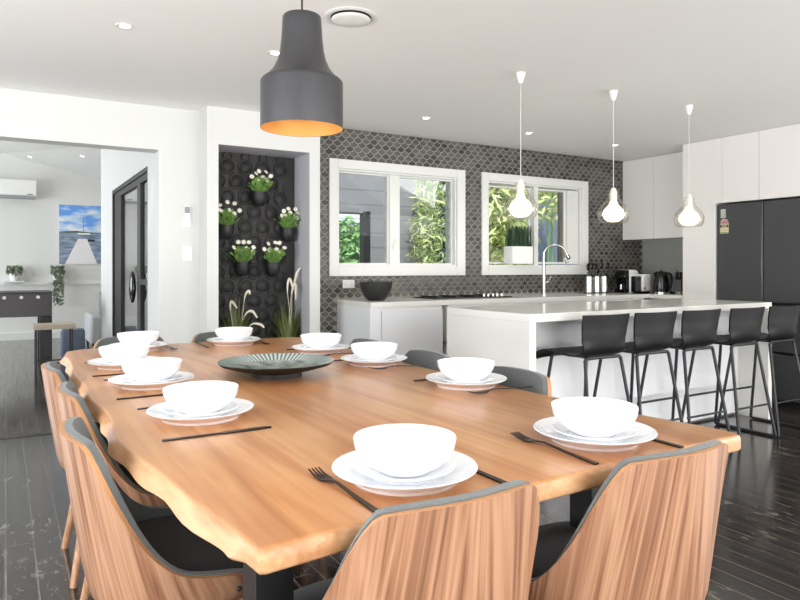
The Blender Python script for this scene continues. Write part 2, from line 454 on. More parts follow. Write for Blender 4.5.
def wall_y(name, m, y0, y1, x0, x1, z0, z1, holes=()):
    xs = sorted({x0, x1, *[h[0] for h in holes], *[h[1] for h in holes]})
    zs = sorted({z0, z1, *[h[2] for h in holes], *[h[3] for h in holes]})
    b = MB()
    for a, c in zip(xs[:-1], xs[1:]):
        run = None
        for e, g in zip(zs[:-1], zs[1:]):
            mx, mz = (a + c) / 2, (e + g) / 2
            if any(h[0] < mx < h[1] and h[2] < mz < h[3] for h in holes):
                if run: b.box(a, y0, run[0], c, y1, run[1]); run = None
            else: run = (run[0], g) if run else (e, g)
        if run: b.box(a, y0, run[0], c, y1, run[1])
    return struct(b.build(name, m, smooth=False))
W1 = (2.475, 3.735, 1.20, 2.05)
W2 = (4.115, 5.41, 1.20, 2.05)
wall_back = wall_y('wall_back', 'wall', WY, WB, XL, XR + .15, 0, 2.6, [(-1.9, 0.994, 0, 2.075), (1.383, 2.124, 0, 2.122), W1, W2])
struct(MB().box(XL - .15, YF - .15, -0.12, XR + .15, 5.44, 0).build('floor', 'floor', smooth=False))
struct(MB().box(-3.2, 5.44, -0.12, 2.42, 12.75, 0).build('floor_lounge', 'floor', smooth=False))
struct(MB().box(-1.9, 5.36, 0, 0.994, 5.44, 0.004).build('trim_threshold', mat('dark_threshold_strip', srgb(34, 30, 30), 0.35), smooth=False))
struct(MB().box(XL - .15, YF - .15, H, XR + .15, WY, H + .2).build('ceiling', 'ceiling', smooth=False))

# left wall with two wide windows, front wall (behind the camera) with glazed doors
def wall_x(name, m, x0, x1, y0, y1, z0, z1, holes=()):
    ys = sorted({y0, y1, *[h[0] for h in holes], *[h[1] for h in holes]})
    zs = sorted({z0, z1, *[h[2] for h in holes], *[h[3] for h in holes]})
    b = MB()
    for a, c in zip(ys[:-1], ys[1:]):
        for e, g in zip(zs[:-1], zs[1:]):
            my, mz = (a + c) / 2, (e + g) / 2
            if not any(h[0] < my < h[1] and h[2] < mz < h[3] for h in holes): b.box(x0, a, e, x1, c, g)
    return struct(b.build(name, m, smooth=False))
wall_x('wall_right', 'wall', XR, XR + .15, YF - .15, WY, 0, H, [(-2.4, 1.2, .4, 2.2)])
wf = MB()
for y in (-2.4, -.63, 1.13): wf.box(XR + .04, y, .4, XR + .12, y + .07, 2.2)
wf.box(XR + .04, -2.33, 2.13, XR + .12, 1.13, 2.2).box(XR + .04, -2.33, .4, XR + .12, 1.13, .47)
struct(wf.build('added_window_5', 'trim', smooth=False))  # unseen window, added to let side light in from the right
wall_x('wall_left', 'wall', XL - .15, XL, YF - .15, WY, 0, H, [(-1.8, 4.0, 0.25, 2.2)])
wall_y('wall_front', 'wall', YF - .15, YF, XL, XR, 0, H, [(-1.6, 5.6, 0.0, 2.25)])
wf = MB()
for x in (-1.6, 0.2, 2.0, 3.8, 5.53): wf.box(x, YF - .12, 0, x + .07, YF - .04, 2.25)
wf.box(-1.53, YF - .12, 2.18, 5.53, YF - .04, 2.25).box(-1.53, YF - .12, 0, 5.53, YF - .04, .07)
struct(wf.build('window_3', 'frame_black', smooth=False))
wf = MB()
for y in (-1.8, 0.1, 2.0, 3.93): wf.box(XL - .12, y, .25, XL - .04, y + .07, 2.2)
wf.box(XL - .12, -1.73, 2.13, XL - .04, 3.93, 2.2).box(XL - .12, -1.73, .25, XL - .04, 3.93, .32)
struct(wf.build('window_4', 'trim', smooth=False))

# fish scale tiles on the tiled wall
def tiles():
    b = MB(); w = 0.080; rp = w / 2; g = 0.0068; T = 0.004
    R = w / 2
    def shape(cx, cz):
        pts = []
        r = R - g / 2
        for i in range(9):           # rounded bottom, left to right
            a = pi + pi * i / 8
            pts.append((cx + r * cos(a), cz + r * sin(a)))
        # right concave flank to the tip
        rr = R + g / 2
        for i in range(1, 5):
            a = -pi / 2 - (pi / 2) * i / 4
            pts.append((cx + R + rr * cos(a), cz + R + rr * sin(a)))
        pts[-1] = (cx + 0.0, cz + R - g)
        left = []
        for i in range(1, 4):
            a = -pi / 2 + (pi / 2) * i / 4
            left.append((cx - R + rr * cos(a), cz + R + rr * sin(a)))
        return pts + list(reversed(left))
    def ok(cx, cz):
        if cz - R < 0.89 and cx > 2.47: return False
        if not (2.235 + R < cx < XR - R): return False
        for (a, c, e, f_) in ((2.44, 3.78, 1.16, 2.085), (4.08, 5.445, 1.16, 2.085)):
            if a < cx < c and e < cz < f_: return False
        return True
    nz = int(2.04 / rp)
    for j in range(nz):
        cz = 0.40 + R + j * rp
        off = (j % 2) * w / 2
        n = int((XR - 2.2) / w) + 1
        for i in range(n):
            cx = 2.235 + off + i * w
            if not ok(cx, cz): continue
            p = shape(cx, cz); k = len(p)
            cxm = cx
            o = len(b.v)
            b.v += [(x, WY - 0.0005, z) for x, z in p]
            b.v += [(cx + (x - cx) * 0.97, WY - T, cz + (z - cz) * 0.97) for x, z in p]
            b.f.append(tuple(o + k + q for q in range(k))); b.m.append(0)
            for q in range(k):
                r_ = (q + 1) % k; b.f.append((o + q, o + r_, o + k + r_, o + k + q)); b.m.append(0)
    # bed of grout
    return b.build('tile_facing', 'tile', wall_back, smooth=False)
tl = tiles()
gb = MB()
for (x0, x1, z0, z1) in ((2.215, XR, 0, W1[2]), (2.215, XR, W1[3], 2.6)):
    gb.box(x0, WY - 0.0012, z0, x1, WY, min(z1, H))
gb.box(2.215, WY - .0012, W1[2], W1[0], WY, W1[3]).box(W1[1], WY - .0012, W1[2], W2[0], WY, W1[3]).box(W2[1], WY - .0012, W1[2], XR, WY, W1[3])
gb.build('grout_bed', 'grout', wall_back, smooth=False)

# projecting white box with the planter niche
bx = MB()
X0, X1, Y0 = 1.297, 2.214, 5.01
NX0, NX1, NZ = 1.383, 2.124, 2.122
bx.box(X0, Y0, 0, NX0, WY, H).box(NX1, Y0, 0, X1, WY, H).box(NX0, Y0, NZ, NX1, WY, H)
wb = struct(bx.build('wall_niche', 'wall', smooth=False))
nl = MB(); nl.box(NX1 - .002, Y0 + .004, 0, NX1, 5.352, NZ).box(NX0, Y0 + .004, NZ - .002, NX1, 5.352, NZ)
nl.build('niche_lining', 'reveal', wb, smooth=False)
# lounge shell behind the opening
LX = 1.07
wall_x('wall_lounge_right', 'wall', LX, 1.19, WB, 9.4, 0, 3.0, [(6.12, 8.37, 0, 2.08)])
def lounge_z(x): return 2.71 + (1.43 - x) * 0.22
struct(MB().box(-3.2, 12.6, 0, 2.42, 12.75, 4.0).build('wall_lounge_back', 'far_wall', smooth=False))
wall_x('wall_lounge_left', 'far_wall', -3.35, -3.2, WB, 12.75, 0, 4.0, [(6.2, 11.6, 0.3, 2.4)])
struct(MB().box(2.30, WB, 0, 2.42, 12.6, 2.9).build('wall_lounge_side', 'beige_wall', smooth=False))
cl = MB()
cl.add([(-3.2, WB, 3.55), (1.43 + 1, WB, lounge_z(2.43)), (2.43, 12.6, lounge_z(2.43)), (-3.2, 12.6, lounge_z(-3.2)),
        (-3.2, WB, 3.7), (2.43, WB, 2.64), (2.43, 12.6, 2.64), (-3.2, 12.6, lounge_z(-3.2) + .15)], [], 0)
A = (-.07, 12.6, lounge_z(-.07)); Bp = (.90, 9.97, lounge_z(.9)); 
D = (2.43, 12.6, lounge_z(2.43)); E_ = (2.43, 5.82, lounge_z(2.43)); F_ = (2.43, WB, lounge_z(2.43))
lz = lounge_z
cl = MB()
cl.add([A, D, (2.43, WB, lz(2.43)), (2.0, WB + .6, lz(2.0)), Bp], [(0, 4, 3, 2, 1)])
cl.add([A, Bp, (2.0, WB + .6, lz(2.0)), (2.43, WB, lz(2.43)), (-3.2, WB, 3.25), (-3.2, 12.6, 3.35)], [(0, 5, 4, 3, 2, 1)])
n0 = len(cl.v)
cl.v += [(x, y, z + .12) for x, y, z in cl.v[:n0]]
cl.f += [tuple(i + n0 for i in f) for f in cl.f[:2]]; cl.m += [0, 0]
struct(cl.build('ceiling_lounge', 'ceiling', smooth=False, fix=False))
struct(MB().box(-3.2, 12.57, 0, 2.30, 12.6, 0.12).build('baseboard_lounge', 'trim', smooth=False))
struct(MB().box(-3.2, 12.575, .90, 2.30, 12.6, .94).build('trim_dado', 'trim', smooth=False))
struct(MB().box(1.19, 5.45, 2.45, 2.3, 9.4, 2.5).build('ceiling_side_room', 'ceiling', smooth=False))

# sliding door set in the lounge side wall
d = bpy.data.objects.new('door_1', None); COL.objects.link(d); struct(d, 'black framed glass sliding door')
fb = MB()
fb.box(1.075, 6.12, 0, 1.185, 6.16, 2.08).box(1.075, 8.33, 0, 1.185, 8.37, 2.08).box(1.075, 6.16, 2.04, 1.185, 8.33, 2.08)
fb.build('door_frame', 'frame_black', d, smooth=False)
for k, (ya, yb) in enumerate(((7.82, 8.31), (6.61, 6.78))):
    MB().box(1.09, ya, 0.01, 1.14, yb, 2.04).build('door_stile', 'frame_black', d, smooth=False)
MB().box(1.09, 6.78, 1.98, 1.14, 7.82, 2.04).box(1.09, 6.78, .01, 1.14, 7.82, .12).build('door_rail', 'frame_black', d, smooth=False)
MB().box(1.09, 6.16, 1.98, 1.14, 6.61, 2.04).box(1.09, 6.16, 1.03, 1.14, 6.61, 1.08).box(1.09, 6.16, .01, 1.14, 6.61, .12).build('door_rail', 'frame_black', d, smooth=False)
MB().box(1.11, 6.78, .12, 1.118, 7.82, 1.98).build('glass_pane', 'glass', d, smooth=False)
MB().box(1.11, 6.16, .12, 1.118, 6.61, 1.98).build('glass_pane', 'glass_dark', d, smooth=False)
hb = MB(); hb.sphere((0, 0, 0), 0.115, 20, 12); hb.xf(Matrix.Translation((1.06, 6.86, 1.0)) @ Matrix.Diagonal((.28, .75, 1.35, 1)))
hb.build('door_handle', 'black_gloss', d)

# kitchen windows
def window(name, hole, mullion, outer, louvre, label):
    x0, x1, z0, z1 = hole
    w = bpy.data.objects.new(name, None); COL.objects.link(w); struct(w, label)
    f = MB(); a, c, e, g = outer
    f.box(a, WY - .022, e, x0, WY - .001, g).box(x1, WY - .022, e, c, WY - .001, g).box(x0, WY - .022, g, x1, WY - .001, z1).box(x0, WY - .022, e, x1, WY - .001, z0)
    f.build('window_architrave', 'trim', w, bevel=.003, smooth=False)
    s = MB(); t = .016
    s.box(x0, WY - .001, z0, x0 + t, WB - .01, z1).box(x1 - t, WY - .001, z0, x1, WB - .01, z1)
    s.box(x0 + t, WY - .001, z1 - t, x1 - t, WB - .01, z1).box(x0 + t, WY - .001, z0, x1 - t, WB - .01, z0 + t)
    s.box(mullion[0], WY + .02, z0 + t, mullion[1], WY + .08, z1 - t)
    s.build('window_frame', 'trim', w, bevel=.002, smooth=False)
    return w
w1 = window('window_1', W1, (3.01, 3.115), (2.39, 3.83, 1.115, 2.13), True, 'white framed louvre window above the black bowl')
w2 = window('window_2', W2, (4.745, 4.80), (4.034, 5.493, 1.115, 2.13), False, 'white framed sliding window above the tap')
def sash(par, x0, x1, z0, z1, y, t, ny=.03):
    MB().box(x0, y, z0, x0 + t, y + ny, z1).box(x1 - t, y, z0, x1, y + ny, z1).box(x0 + t, y, z1 - t, x1 - t, y + ny, z1).box(x0 + t, y, z0, x1 - t, y + ny, z0 + t).build('sash', 'trim', par, smooth=False)
for (a, c) in ((2.491, 3.01), (3.115, 3.719)):
    sash(w1, a, c, 1.216, 2.034, WY + .045, .014)
    n = 6; hh = (2.01 - 1.235) / n
    for i in range(n):
        lb = MB(); z = 1.235 + i * hh
        yb = WY + .075
        lb.add([(a + .014, yb + .014, z), (c - .014, yb + .014, z), (c - .014, yb - .014, z + hh + .008), (a + .014, yb - .014, z + hh + .008),
                (a + .014, yb + .019, z), (c - .014, yb + .019, z), (c - .014, yb - .009, z + hh + .008), (a + .014, yb - .009, z + hh + .008)],
               [(0, 1, 2, 3), (4, 7, 6, 5)], 0)
        o = len(lb.v) - 8
        for q in ((0, 1, 5, 4), (2, 3, 7, 6)): lb.f.append(tuple(o + k for k in q)); lb.m.append(1)
        lb.build('louvre_blade', ['glass_blade', 'glass_edge'], w1, smooth=False)
MB().tube([(3.04, WY + .015, 1.36), (3.045, WY - .005, 1.40), (3.06, WY - .012, 1.46)], .007).build('window_handle', 'white_plastic', w1)
sash(w2, 4.143, 4.745, 1.228, 2.022, WY + .085, .018, .025)
sash(w2, 4.80, 5.215, 1.228, 2.022, WY + .05, .02, .03)
MB().box(5.215, WY + .02, 1.228, 5.382, WY + .06, 2.022).build('side_panel', 'trim', w2, smooth=False)
MB().box(4.161, WY + .095, 1.246, 4.727, WY + .099, 2.004).build('glass_pane', 'glass', w2, smooth=False)
MB().box(4.82, WY + .062, 1.248, 5.195, WY + .066, 2.002).build('glass_pane', 'glass', w2, smooth=False)
MB().box(5.15, WY + .068, 1.248, 5.195, WY + .10, 2.002).build('window_channel', mat('taupe_channel', srgb(120, 112, 100), .6), w2, smooth=False)
MB().tube([(5.19, WY + .04, 1.345), (5.165, WY + .01, 1.30), (5.20, WY, 1.255), (5.225, WY + .015, 1.25)], .008).build('window_latch', 'steel', w2)

# outside: eave, ground, neighbour, planting
struct(MB().box(2.42, WB, 2.17, 8.0, 6.05, 2.26).build('trim_eave', 'soffit', smooth=False))
struct(MB().box(2.42, WB, -.3, 16, 18, -.15).build('ground', 'paving', smooth=False))
nh = thing('neighbouring_house', 'grey rendered house wall with a deep fascia seen through the louvre window', 'building', (4.27, 8.0, -.15))
MB().box(0, 0, 0, .81, .3, 2.75).build('wall_panel', 'grey_render', nh, smooth=False)
MB().box(-1.5, 0, 2.08, 0, .3, 2.6).build('fascia', 'grey_render', nh, smooth=False)
MB().box(-.10, -.02, 0, 0, .1, 2.1).build('post', 'frame_black', nh, smooth=False)
nb = MB().box(0, 0, 0, 4, .2, 2.85).build('garden_wall', 'blue_render', loc=(6.6, 7.8, -.15), smooth=False)
tag(nb, 'tall blue grey garden wall beyond the tap window', 'wall')
def leaves(b, n, region, size, mi=0, droop=.3, aspect=.14):
    for _ in range(n):
        c = region()
        a = random.uniform(0, 2 * pi); el = random.uniform(-1.1, .6)
        L = size * random.uniform(.6, 1.3); W = L * aspect
        dv = Vector((cos(a) * cos(el), sin(a) * cos(el), sin(el))); sd = dv.cross(Vector((random.uniform(-1,1), random.uniform(-1,1), random.uniform(-1,1)))).normalized()
        c = Vector(c); e = c + dv * L; m = c + dv * L * .45
        up = dv.cross(sd) * W * .25
        b.add([c, m + sd * W + up, e - Vector((0, 0, droop * L * .3)), m - sd * W + up], [(0, 1, 2, 3)], mi)
def bush(name, label, x, y, rx, ry, z0, z1, n, size, m, aspect=.14, stems=6, cat='plant', culm='leaf'):
    t = thing(name, label, cat, (x, y, -.15))
    b = MB()
    def reg():
        while True:
            p = [random.uniform(-1, 1) for _ in range(3)]
            if sum(q * q for q in p) < 1: return (p[0] * rx, p[1] * ry, (z0 + z1) / 2 + p[2] * (z1 - z0) / 2 + .15)
    leaves(b, n, reg, size, aspect=aspect)
    b.build('foliage', m, t, smooth=False, fix=False)
    s = MB()
    for i in range(stems):
        a = random.uniform(0, 2 * pi); rr = random.uniform(0, .5)
        x0, y0 = rx * rr * cos(a), ry * rr * sin(a)
        s.tube(bez([(x0 * .4, y0 * .4, 0), (x0, y0, (z1) * .5), (x0 * 1.5, y0 * 1.5, z1 * .95)], 5), .014, 6)
    s.build('stem', culm, t)
    return t
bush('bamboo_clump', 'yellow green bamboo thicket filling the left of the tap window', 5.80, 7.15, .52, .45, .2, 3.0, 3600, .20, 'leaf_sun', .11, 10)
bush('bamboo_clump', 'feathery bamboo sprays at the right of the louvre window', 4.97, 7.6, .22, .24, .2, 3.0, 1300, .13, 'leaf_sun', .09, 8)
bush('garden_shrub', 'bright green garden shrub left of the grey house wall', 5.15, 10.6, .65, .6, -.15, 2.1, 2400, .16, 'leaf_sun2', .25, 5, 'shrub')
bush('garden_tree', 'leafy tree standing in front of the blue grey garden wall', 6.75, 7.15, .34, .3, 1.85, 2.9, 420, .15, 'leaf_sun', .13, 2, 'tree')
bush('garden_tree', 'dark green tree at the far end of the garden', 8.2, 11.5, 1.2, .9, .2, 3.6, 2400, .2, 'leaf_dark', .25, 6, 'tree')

# ------------------------------------------------------------------ kitchen joinery
BH = 0.915
# rear bench (base cabinets) with its worktop
bw = MB()
bw.box(2.465, 4.60, BH - .04, 6.0, WY - .006, BH); bw.box(6.0 - .28, 4.205, BH - .04, XR - .002, WY - .006, BH)
tag(bw.build('worktop', 'stone', smooth=False), 'pale stone worktop running along the tiled wall', 'worktop')
def front_unit(x0, x1, label, doors=1, y=4.62, side=False):
    t = thing('base_cabinet', label, 'cabinet', (x0, y, 0), group=None)
    w = x1 - x0
    MB().box(0.001, .02, .1, w - .001, WY - .01 - y, BH - .041).build('carcass', 'cab', t, smooth=False)
    MB().box(0.001, .06, 0, w - .001, .075, .1).build('kickboard', 'timber_gap', t, smooth=False)
    for i in range(doors):
        MB().box(.004 + i * w / doors, 0, .1, (i + 1) * w / doors - .004, .019, BH - .07).build('door', 'cab_cool', t, smooth=False, bevel=.002)
    return t
ec = MB().box(0, 0, 0, .10, WY - .01 - 4.61, BH - .041).build('end_panel', 'cab_cool', loc=(2.465, 4.61, 0), smooth=False, bevel=.002)
tag(ec, 'white end panel closing the left end of the rear bench', 'panel')
front_unit(2.57, 3.165, 'white base cabinet at the left end of the rear bench')
wr = thing('open_cabinet', 'narrow open brown gap between the white rear bench cabinets', 'cabinet', (3.165, 4.62, 0))
MB().box(0.002, .30, 0, .058, .5, BH - .042).build('back_panel', 'timber_gap', wr, smooth=False)
MB().box(0.002, .02, .55, .058, .30, .565).build('shelf', 'timber_gap', wr, smooth=False)
front_unit(3.225, 3.84, 'white base cabinet under the cooktop', 1)
front_unit(3.84, 4.44, 'white base cabinet left of the sink', 1)
front_unit(4.44, 5.04, 'white base cabinet under the sink', 1)
front_unit(5.04, 5.70, 'white base cabinet nearest the corner of the rear bench', 1)
# splashback on the right wall
struct(MB().box(XR - .008, 4.22, BH + .002, XR - .001, WY - .006, 1.50).build('wall_splashback', 'splash', smooth=False))
# upper cabinets
def upper(y0, y1, label):
    t = thing('wall_cabinet', label, 'cabinet', (6.05, y0, 1.507), group=None)
    w = y1 - y0
    MB().box(.02, 0.0005, .0, XR - 6.05 - .002, w - .0005, H - 1.507 - .004).build('carcass', 'cab', t, smooth=False)
    MB().box(0, .002, -.004, .019, w - .002, H - 1.507 - .006).build('door', 'cab', t, smooth=False, bevel=.0015)
    return t
upper(4.80, WY - .008, 'white wall cabinet in the corner against the tiled wall')
upper(4.215, 4.80, 'white wall cabinet between the corner cabinet and the tall pantry')
# tall pantry, overhead cabinets and fridge
TX = 5.72
t = thing('pantry_cabinet', 'tall white pantry cabinet beside the dark fridge', 'cabinet', (TX, 3.852, 0))
MB().box(.02, 0, 0, XR - TX - .002, .345, H - .004).build('carcass', 'cab', t, smooth=False)
MB().box(0, .0, .02, .019, .345, H - .004).build('door', 'cab', t, smooth=False, bevel=.0015)
for i, (y0, y1, lab) in enumerate(((3.43, 3.781, 'first white overhead cabinet above the left fridge door'), (3.05, 3.428, 'second white overhead cabinet above the right fridge door'), (2.62, 3.048, 'overhead cabinet at the right edge of the picture'))):
    t = thing('overhead_cabinet', lab, 'cabinet', (TX, y0, 1.79))
    ya = .42 if i == 0 else y1 - y0
    MB().box(.02, 0, 0, XR - TX - .002, ya if i == 0 else y1 - y0 , H - 1.79 - .004).build('carcass', 'cab', t, smooth=False)
    MB().box(0, .0015, 0, .019, y1 - y0 - .0015, H - 1.79 - .004).build('door', 'cab', t, smooth=False, bevel=.0015)
    if i == 0:
        MB().box(0, y1 - y0 + .0015, 0, .019, .42, H - 1.79 - .004).build('filler_strip', 'cab', t, smooth=False)
t = thing('refrigerator', 'large dark graphite fridge with two upper doors', 'refrigerator', (TX, 2.9, 0))
MB().box(.075, 0, .03, XR - TX - .02, .935, 1.76).build('body', 'fridge_gap', t, smooth=False)
fdoor = MB().box(.012, .512, .885, .07, .938, 1.775).build('door', 'fridge', t, bevel=.006)
MB().box(.012, .0, .885, .07, .494, 1.775).build('door', 'fridge', t, bevel=.006)
MB().box(.012, .0, .46, .07, .938, .86).build('drawer', 'fridge', t, bevel=.006)
MB().box(.012, .0, .05, .07, .938, .44).build('drawer', 'fridge', t, bevel=.006)
MB().box(.014, .5005, .89, .03, .5055, 1.77).build('door_seal', 'steel', fdoor, smooth=False)
MB().box(.04, .02, 0, .55, .9, .03).build('foot_plinth', 'fridge_gap', t, smooth=False)
# energy rating sticker on the left fridge door
def zy(poly, x0, x1, b, mi):   # poly in (y,z), extruded in x
    n = len(poly); o = len(b.v)
    b.v += [(x0, y, z) for y, z in poly] + [(x1, y, z) for y, z in poly]
    b.f.append(tuple(o + i for i in range(n))); b.m.append(mi)
    b.f.append(tuple(o + n + i for i in reversed(range(n)))); b.m.append(mi)
    for i in range(n):
        j = (i + 1) % n; b.f.append((o + i, o + n + i, o + n + j, o + j)); b.m.append(mi)
st = MB(); sx = TX + .012
# card: (y decreasing to the right)
yl, yr = 3.806, 3.722
zy([(yl, 1.505), (yr + .012, 1.505), (yr, 1.515), (yr, 1.60), (yr + .015, 1.632), (yl - .03, 1.642), (yl - .008, 1.625), (yl, 1.60)], sx - .0015, sx - .0002, st, 0)
arc = [(3.764 + .040 * cos(a), 1.593 + .040 * sin(a)) for a in [pi * i / 12 for i in range(13)]]
zy(arc, sx - .0025, sx - .0015, st, 1)
zy([(yl - .004, 1.56), (yr + .004, 1.56), (yr + .004, 1.588), (yl - .004, 1.588)], sx - .0025, sx - .0015, st, 2)
zy([(yl - .002, 1.562), (yl - .014, 1.562), (yl - .014, 1.584), (yl - .002, 1.584)], sx - .0035, sx - .0025, st, 3)
zy([(yr + .014, 1.562), (yr + .002, 1.562), (yr + .002, 1.584), (yr + .014, 1.584)], sx - .0035, sx - .0025, st, 3)
zy([(yl - .002, 1.507), (yr + .012, 1.507), (yr + .012, 1.518), (yl - .002, 1.518)], sx - .0025, sx - .0015, st, 2)
for k in range(5):
    yy = 3.79 - k * .012
    zy([(yy, 1.535), (yy - .007, 1.535), (yy - .007, 1.541), (yy, 1.541)], sx - .0025, sx - .0015, st, 2)
zy([(3.80, 1.650), (3.752, 1.650), (3.752, 1.730), (3.80, 1.730)], sx - .0015, sx - .0002, st, 4)
ring = [(3.776 + .018 * cos(2 * pi * i / 16), 1.676 + .018 * sin(2 * pi * i / 16)) for i in range(16)]
zy(ring, sx - .0025, sx - .0015, st, 2)
ring = [(3.776 + .010 * cos(2 * pi * i / 16), 1.676 + .010 * sin(2 * pi * i / 16)) for i in range(16)]
zy(ring, sx - .0035, sx - .0025, st, 4)
zy([(3.794, 1.706), (3.758, 1.706), (3.758, 1.712), (3.794, 1.712)], sx - .0025, sx - .0015, st, 2)
el_ = st.build('energy_label', ['paper', 'label_pink', 'label_green', 'ink', 'label_white'], smooth=False, loc=(-TX - .012, -2.9, 0)); el_.parent = fdoor; el_['label'] = 'cream and pink energy rating sticker'; el_.location = (-TX, -2.9, 0)

# ------------------------------------------------------------------ island
IX0, IX1, IY0, IY1 = 2.60, 5.165, 2.955, 3.76
isl = thing('kitchen_island', 'long white stone kitchen island with waterfall ends behind the stools', 'kitchen island', (2.608, 2.925, 0), .028)
W, Dp = IX1 - IX0, IY1 - IY0
MB().box(0, 0, BH - .045, W, Dp, BH + .003).build('countertop', 'stone', isl, smooth=False, bevel=.002)
MB().box(0, 0, 0, .05, Dp, BH - .0452).build('waterfall_end', 'stone', isl, smooth=False)
MB().box(W - .05, 0, 0, W, Dp, BH - .0452).build('waterfall_end', 'stone', isl, smooth=False)
MB().box(.0502, .262, .06, W - .0502, Dp - .02, BH - .0452).build('body', 'cab_cool', isl, smooth=False)
MB().box(.0502, .30, 0, W - .0502, Dp - .06, .06).build('kickboard', 'cab', isl, smooth=False)
MB().box(.0505, .245, .02, W - .0505, .2615, BH - .047).build('front_panel', 'cab_cool', isl, smooth=False, bevel=.0015)

# ------------------------------------------------------------------ bar stools
def make_stool(label):
    t = thing('bar_stool', label, 'stool', group='bar stools along the island')
    prof = [(.222, .622, .168), (.236, .642, .176), (.228, .664, .182), (.18, .680, .186), (.10, .682, .19), (.0, .672, .188), (-.10, .668, .180), (-.150, .680, .174),
            (-.185, .715, .174), (-.200, .77, .180), (-.208, .84, .188), (-.222, .914, .194)]
    P = bez([(a, b, c) for a, b, c in prof], 4)
    b = MB(); nu = 14; rows = []
    T = .011
    def pt(p, u, off, nrm):
        back = smooth01((p.y - .67) / .10)
        x = u * p.z
        cu = .035 * u * u
        y = p.x + cu * back
        z = p.y + (1 - back) * (.006 * u ** 4 - .016 * u ** 4 * smooth01((p.x - .12) / .1))
        if back > .9: z -= .0
        return Vector((x, y, z)) + nrm * off
    n = len(P)
    for side in (0, 1):
        for i, p in enumerate(P):
            q = P[min(i + 1, n - 1)] - P[max(i - 1, 0)]
            tn = Vector((0, q.x, q.y)).normalized(); nr = Vector((0, -tn.z, tn.y))
            for k in range(nu + 1):
                b.v.append(tuple(pt(p, -1 + 2 * k / nu, T * side, nr)))
    s = n * (nu + 1)
    for i in range(n - 1):
        for k in range(nu):
            a = i * (nu + 1) + k
            b.f.append((a, a + 1, a + nu + 2, a + nu + 1)); b.f.append((s + a, s + a + nu + 1, s + a + nu + 2, s + a + 1))
    for i in range(n - 1):
        for k in (0, nu):
            a = i * (nu + 1) + k; b.f.append((a, a + nu + 1, s + a + nu + 1, s + a))
    for i in (0, n - 1):
        for k in range(nu):
            a = i * (nu + 1) + k; b.f.append((a, a + 1, s + a + 1, s + a))
    b.m = [0] * len(b.f)
    b.build('seat_shell', 'stool_plastic', t, angle=60)
    def leg(tp, bt):
        MB().tube([tp, bt], .0105, 10).build('leg', 'stool_metal', t)
    for sx in (-1, 1):
        leg((sx * .150, -.165, .643), (sx * .208, -.262, .02)); leg((sx * .150, .11, .643), (sx * .208, .195, .02))
        MB().tube(bez([(sx * .208, -.262, .022), (sx * .2095, -.255, .0112), (sx * .210, -.2, .0095), (sx * .210, .14, .0095), (sx * .2095, .188, .0112), (sx * .208, .195, .022)], 3), .0095, 10).build('runner', 'stool_metal', t)
    cr = MB()
    for y in (-.165, .11):
        cr.tube(bez([(-.152, y, .634), (-.143, y, .650), (-.11, y, .657), (.11, y, .657), (.143, y, .650), (.152, y, .634)], 4), .0108, 10)
    for x in (-.1, .1): cr.tube([(x, -.165, .656), (x, .11, .656)], .007, 8)
    cr.build('seat_frame', 'stool_metal', t)
    MB().tube([(-.198, .162, .26), (.198, .162, .26)], .008, 10).build('footrest', 'stool_metal', t)
    MB().tube([(-.202, -.228, .235), (.202, -.228, .235)], .007, 10).build('brace', 'stool_metal', t)
    return t
names = ['black bar stool at the left end of the island, its whole seat in view', 'second black bar stool from the left end of the island', 'middle black bar stool of the five at the island',
         'fourth black bar stool from the left, second from the fridge', 'black bar stool at the right end of the island, nearest the fridge']
st0 = None
for x, y, lab in zip((3.055, 3.485, 3.925, 4.415, 4.845), (2.945, 2.935, 2.925, 2.915, 2.90), names):
    if st0 is None: st0 = make_stool(lab); st0.location = (x, y, 0)
    else: dup(st0, (x, y, 0), 0, lab)

# ------------------------------------------------------------------ dining table
def table_outline(grow=0.0):
    left = [tuple(q) for q in bez([Vector(p) for p in [(.331, .985), (.322, 1.06), (.303, 1.20), (.284, 1.38), (.268, 1.52), (.248, 1.70), (.243, 1.84), (.252, 2.0), (.256, 2.15), (.246, 2.3), (.240, 2.46), (.248, 2.65), (.246, 2.85), (.241, 3.04), (.250, 3.25), (.256, 3.45), (.250, 3.65), (.268, 3.80)]], 4)]
    far = [(.34, 3.865), (.6, 3.89), (1.05, 3.90), (1.40, 3.90), (1.52, 3.88)]
    right = [tuple(q) for q in bez([Vector(p) for p in [(1.585, 3.82), (1.60, 3.6), (1.575, 3.3), (1.59, 3.0), (1.565, 2.7), (1.555, 2.43), (1.575, 2.15), (1.567, 1.88), (1.578, 1.63), (1.605, 1.32), (1.640, 1.10)]], 4)]
    near = [(1.642, 1.045), (1.625, 1.022), (1.13, 1.006), (.9, 1.0), (.48, .992), (.345, .978)]
    p = left + far + right + near
    if grow:
        cx, cy = .93, 2.43
        q = []
        for i, (x, y) in enumerate(p):
            gx = grow * (1.0 + .35 * sin(i * .9)) if (y > 1.05 and y < 3.85) else 0
            q.append((x + (gx if x > cx else -gx), y))
        return q
    return p
tb = thing('dining_table', 'long honey coloured live edge timber dining table set for ten', 'table', (0, 0, 0))
TZ, TT = .76, .042
top = table_outline(); bot = table_outline(.016)
b = MB(); n = len(top)
def inset(poly, d):
    out = []
    for i, (x, y) in enumerate(poly):
        a = Vector(poly[i - 1]); c = Vector(poly[(i + 1) % n]); t_ = (c - a).normalized(); nn = Vector((-t_.y, t_.x))
        # polygon is clockwise from above (left side first, going far): inward is to the right
        q = Vector((x, y)) - nn * d
        out.append((q.x, q.y))
    return out
layers = [(inset(top, .010), TZ), (inset(top, .003), TZ - .003), (top, TZ - .010), (bot, TZ - TT + .006), (inset(bot, .006), TZ - TT)]
for poly, z in layers: b.v += [(x, y, z) for x, y in poly]
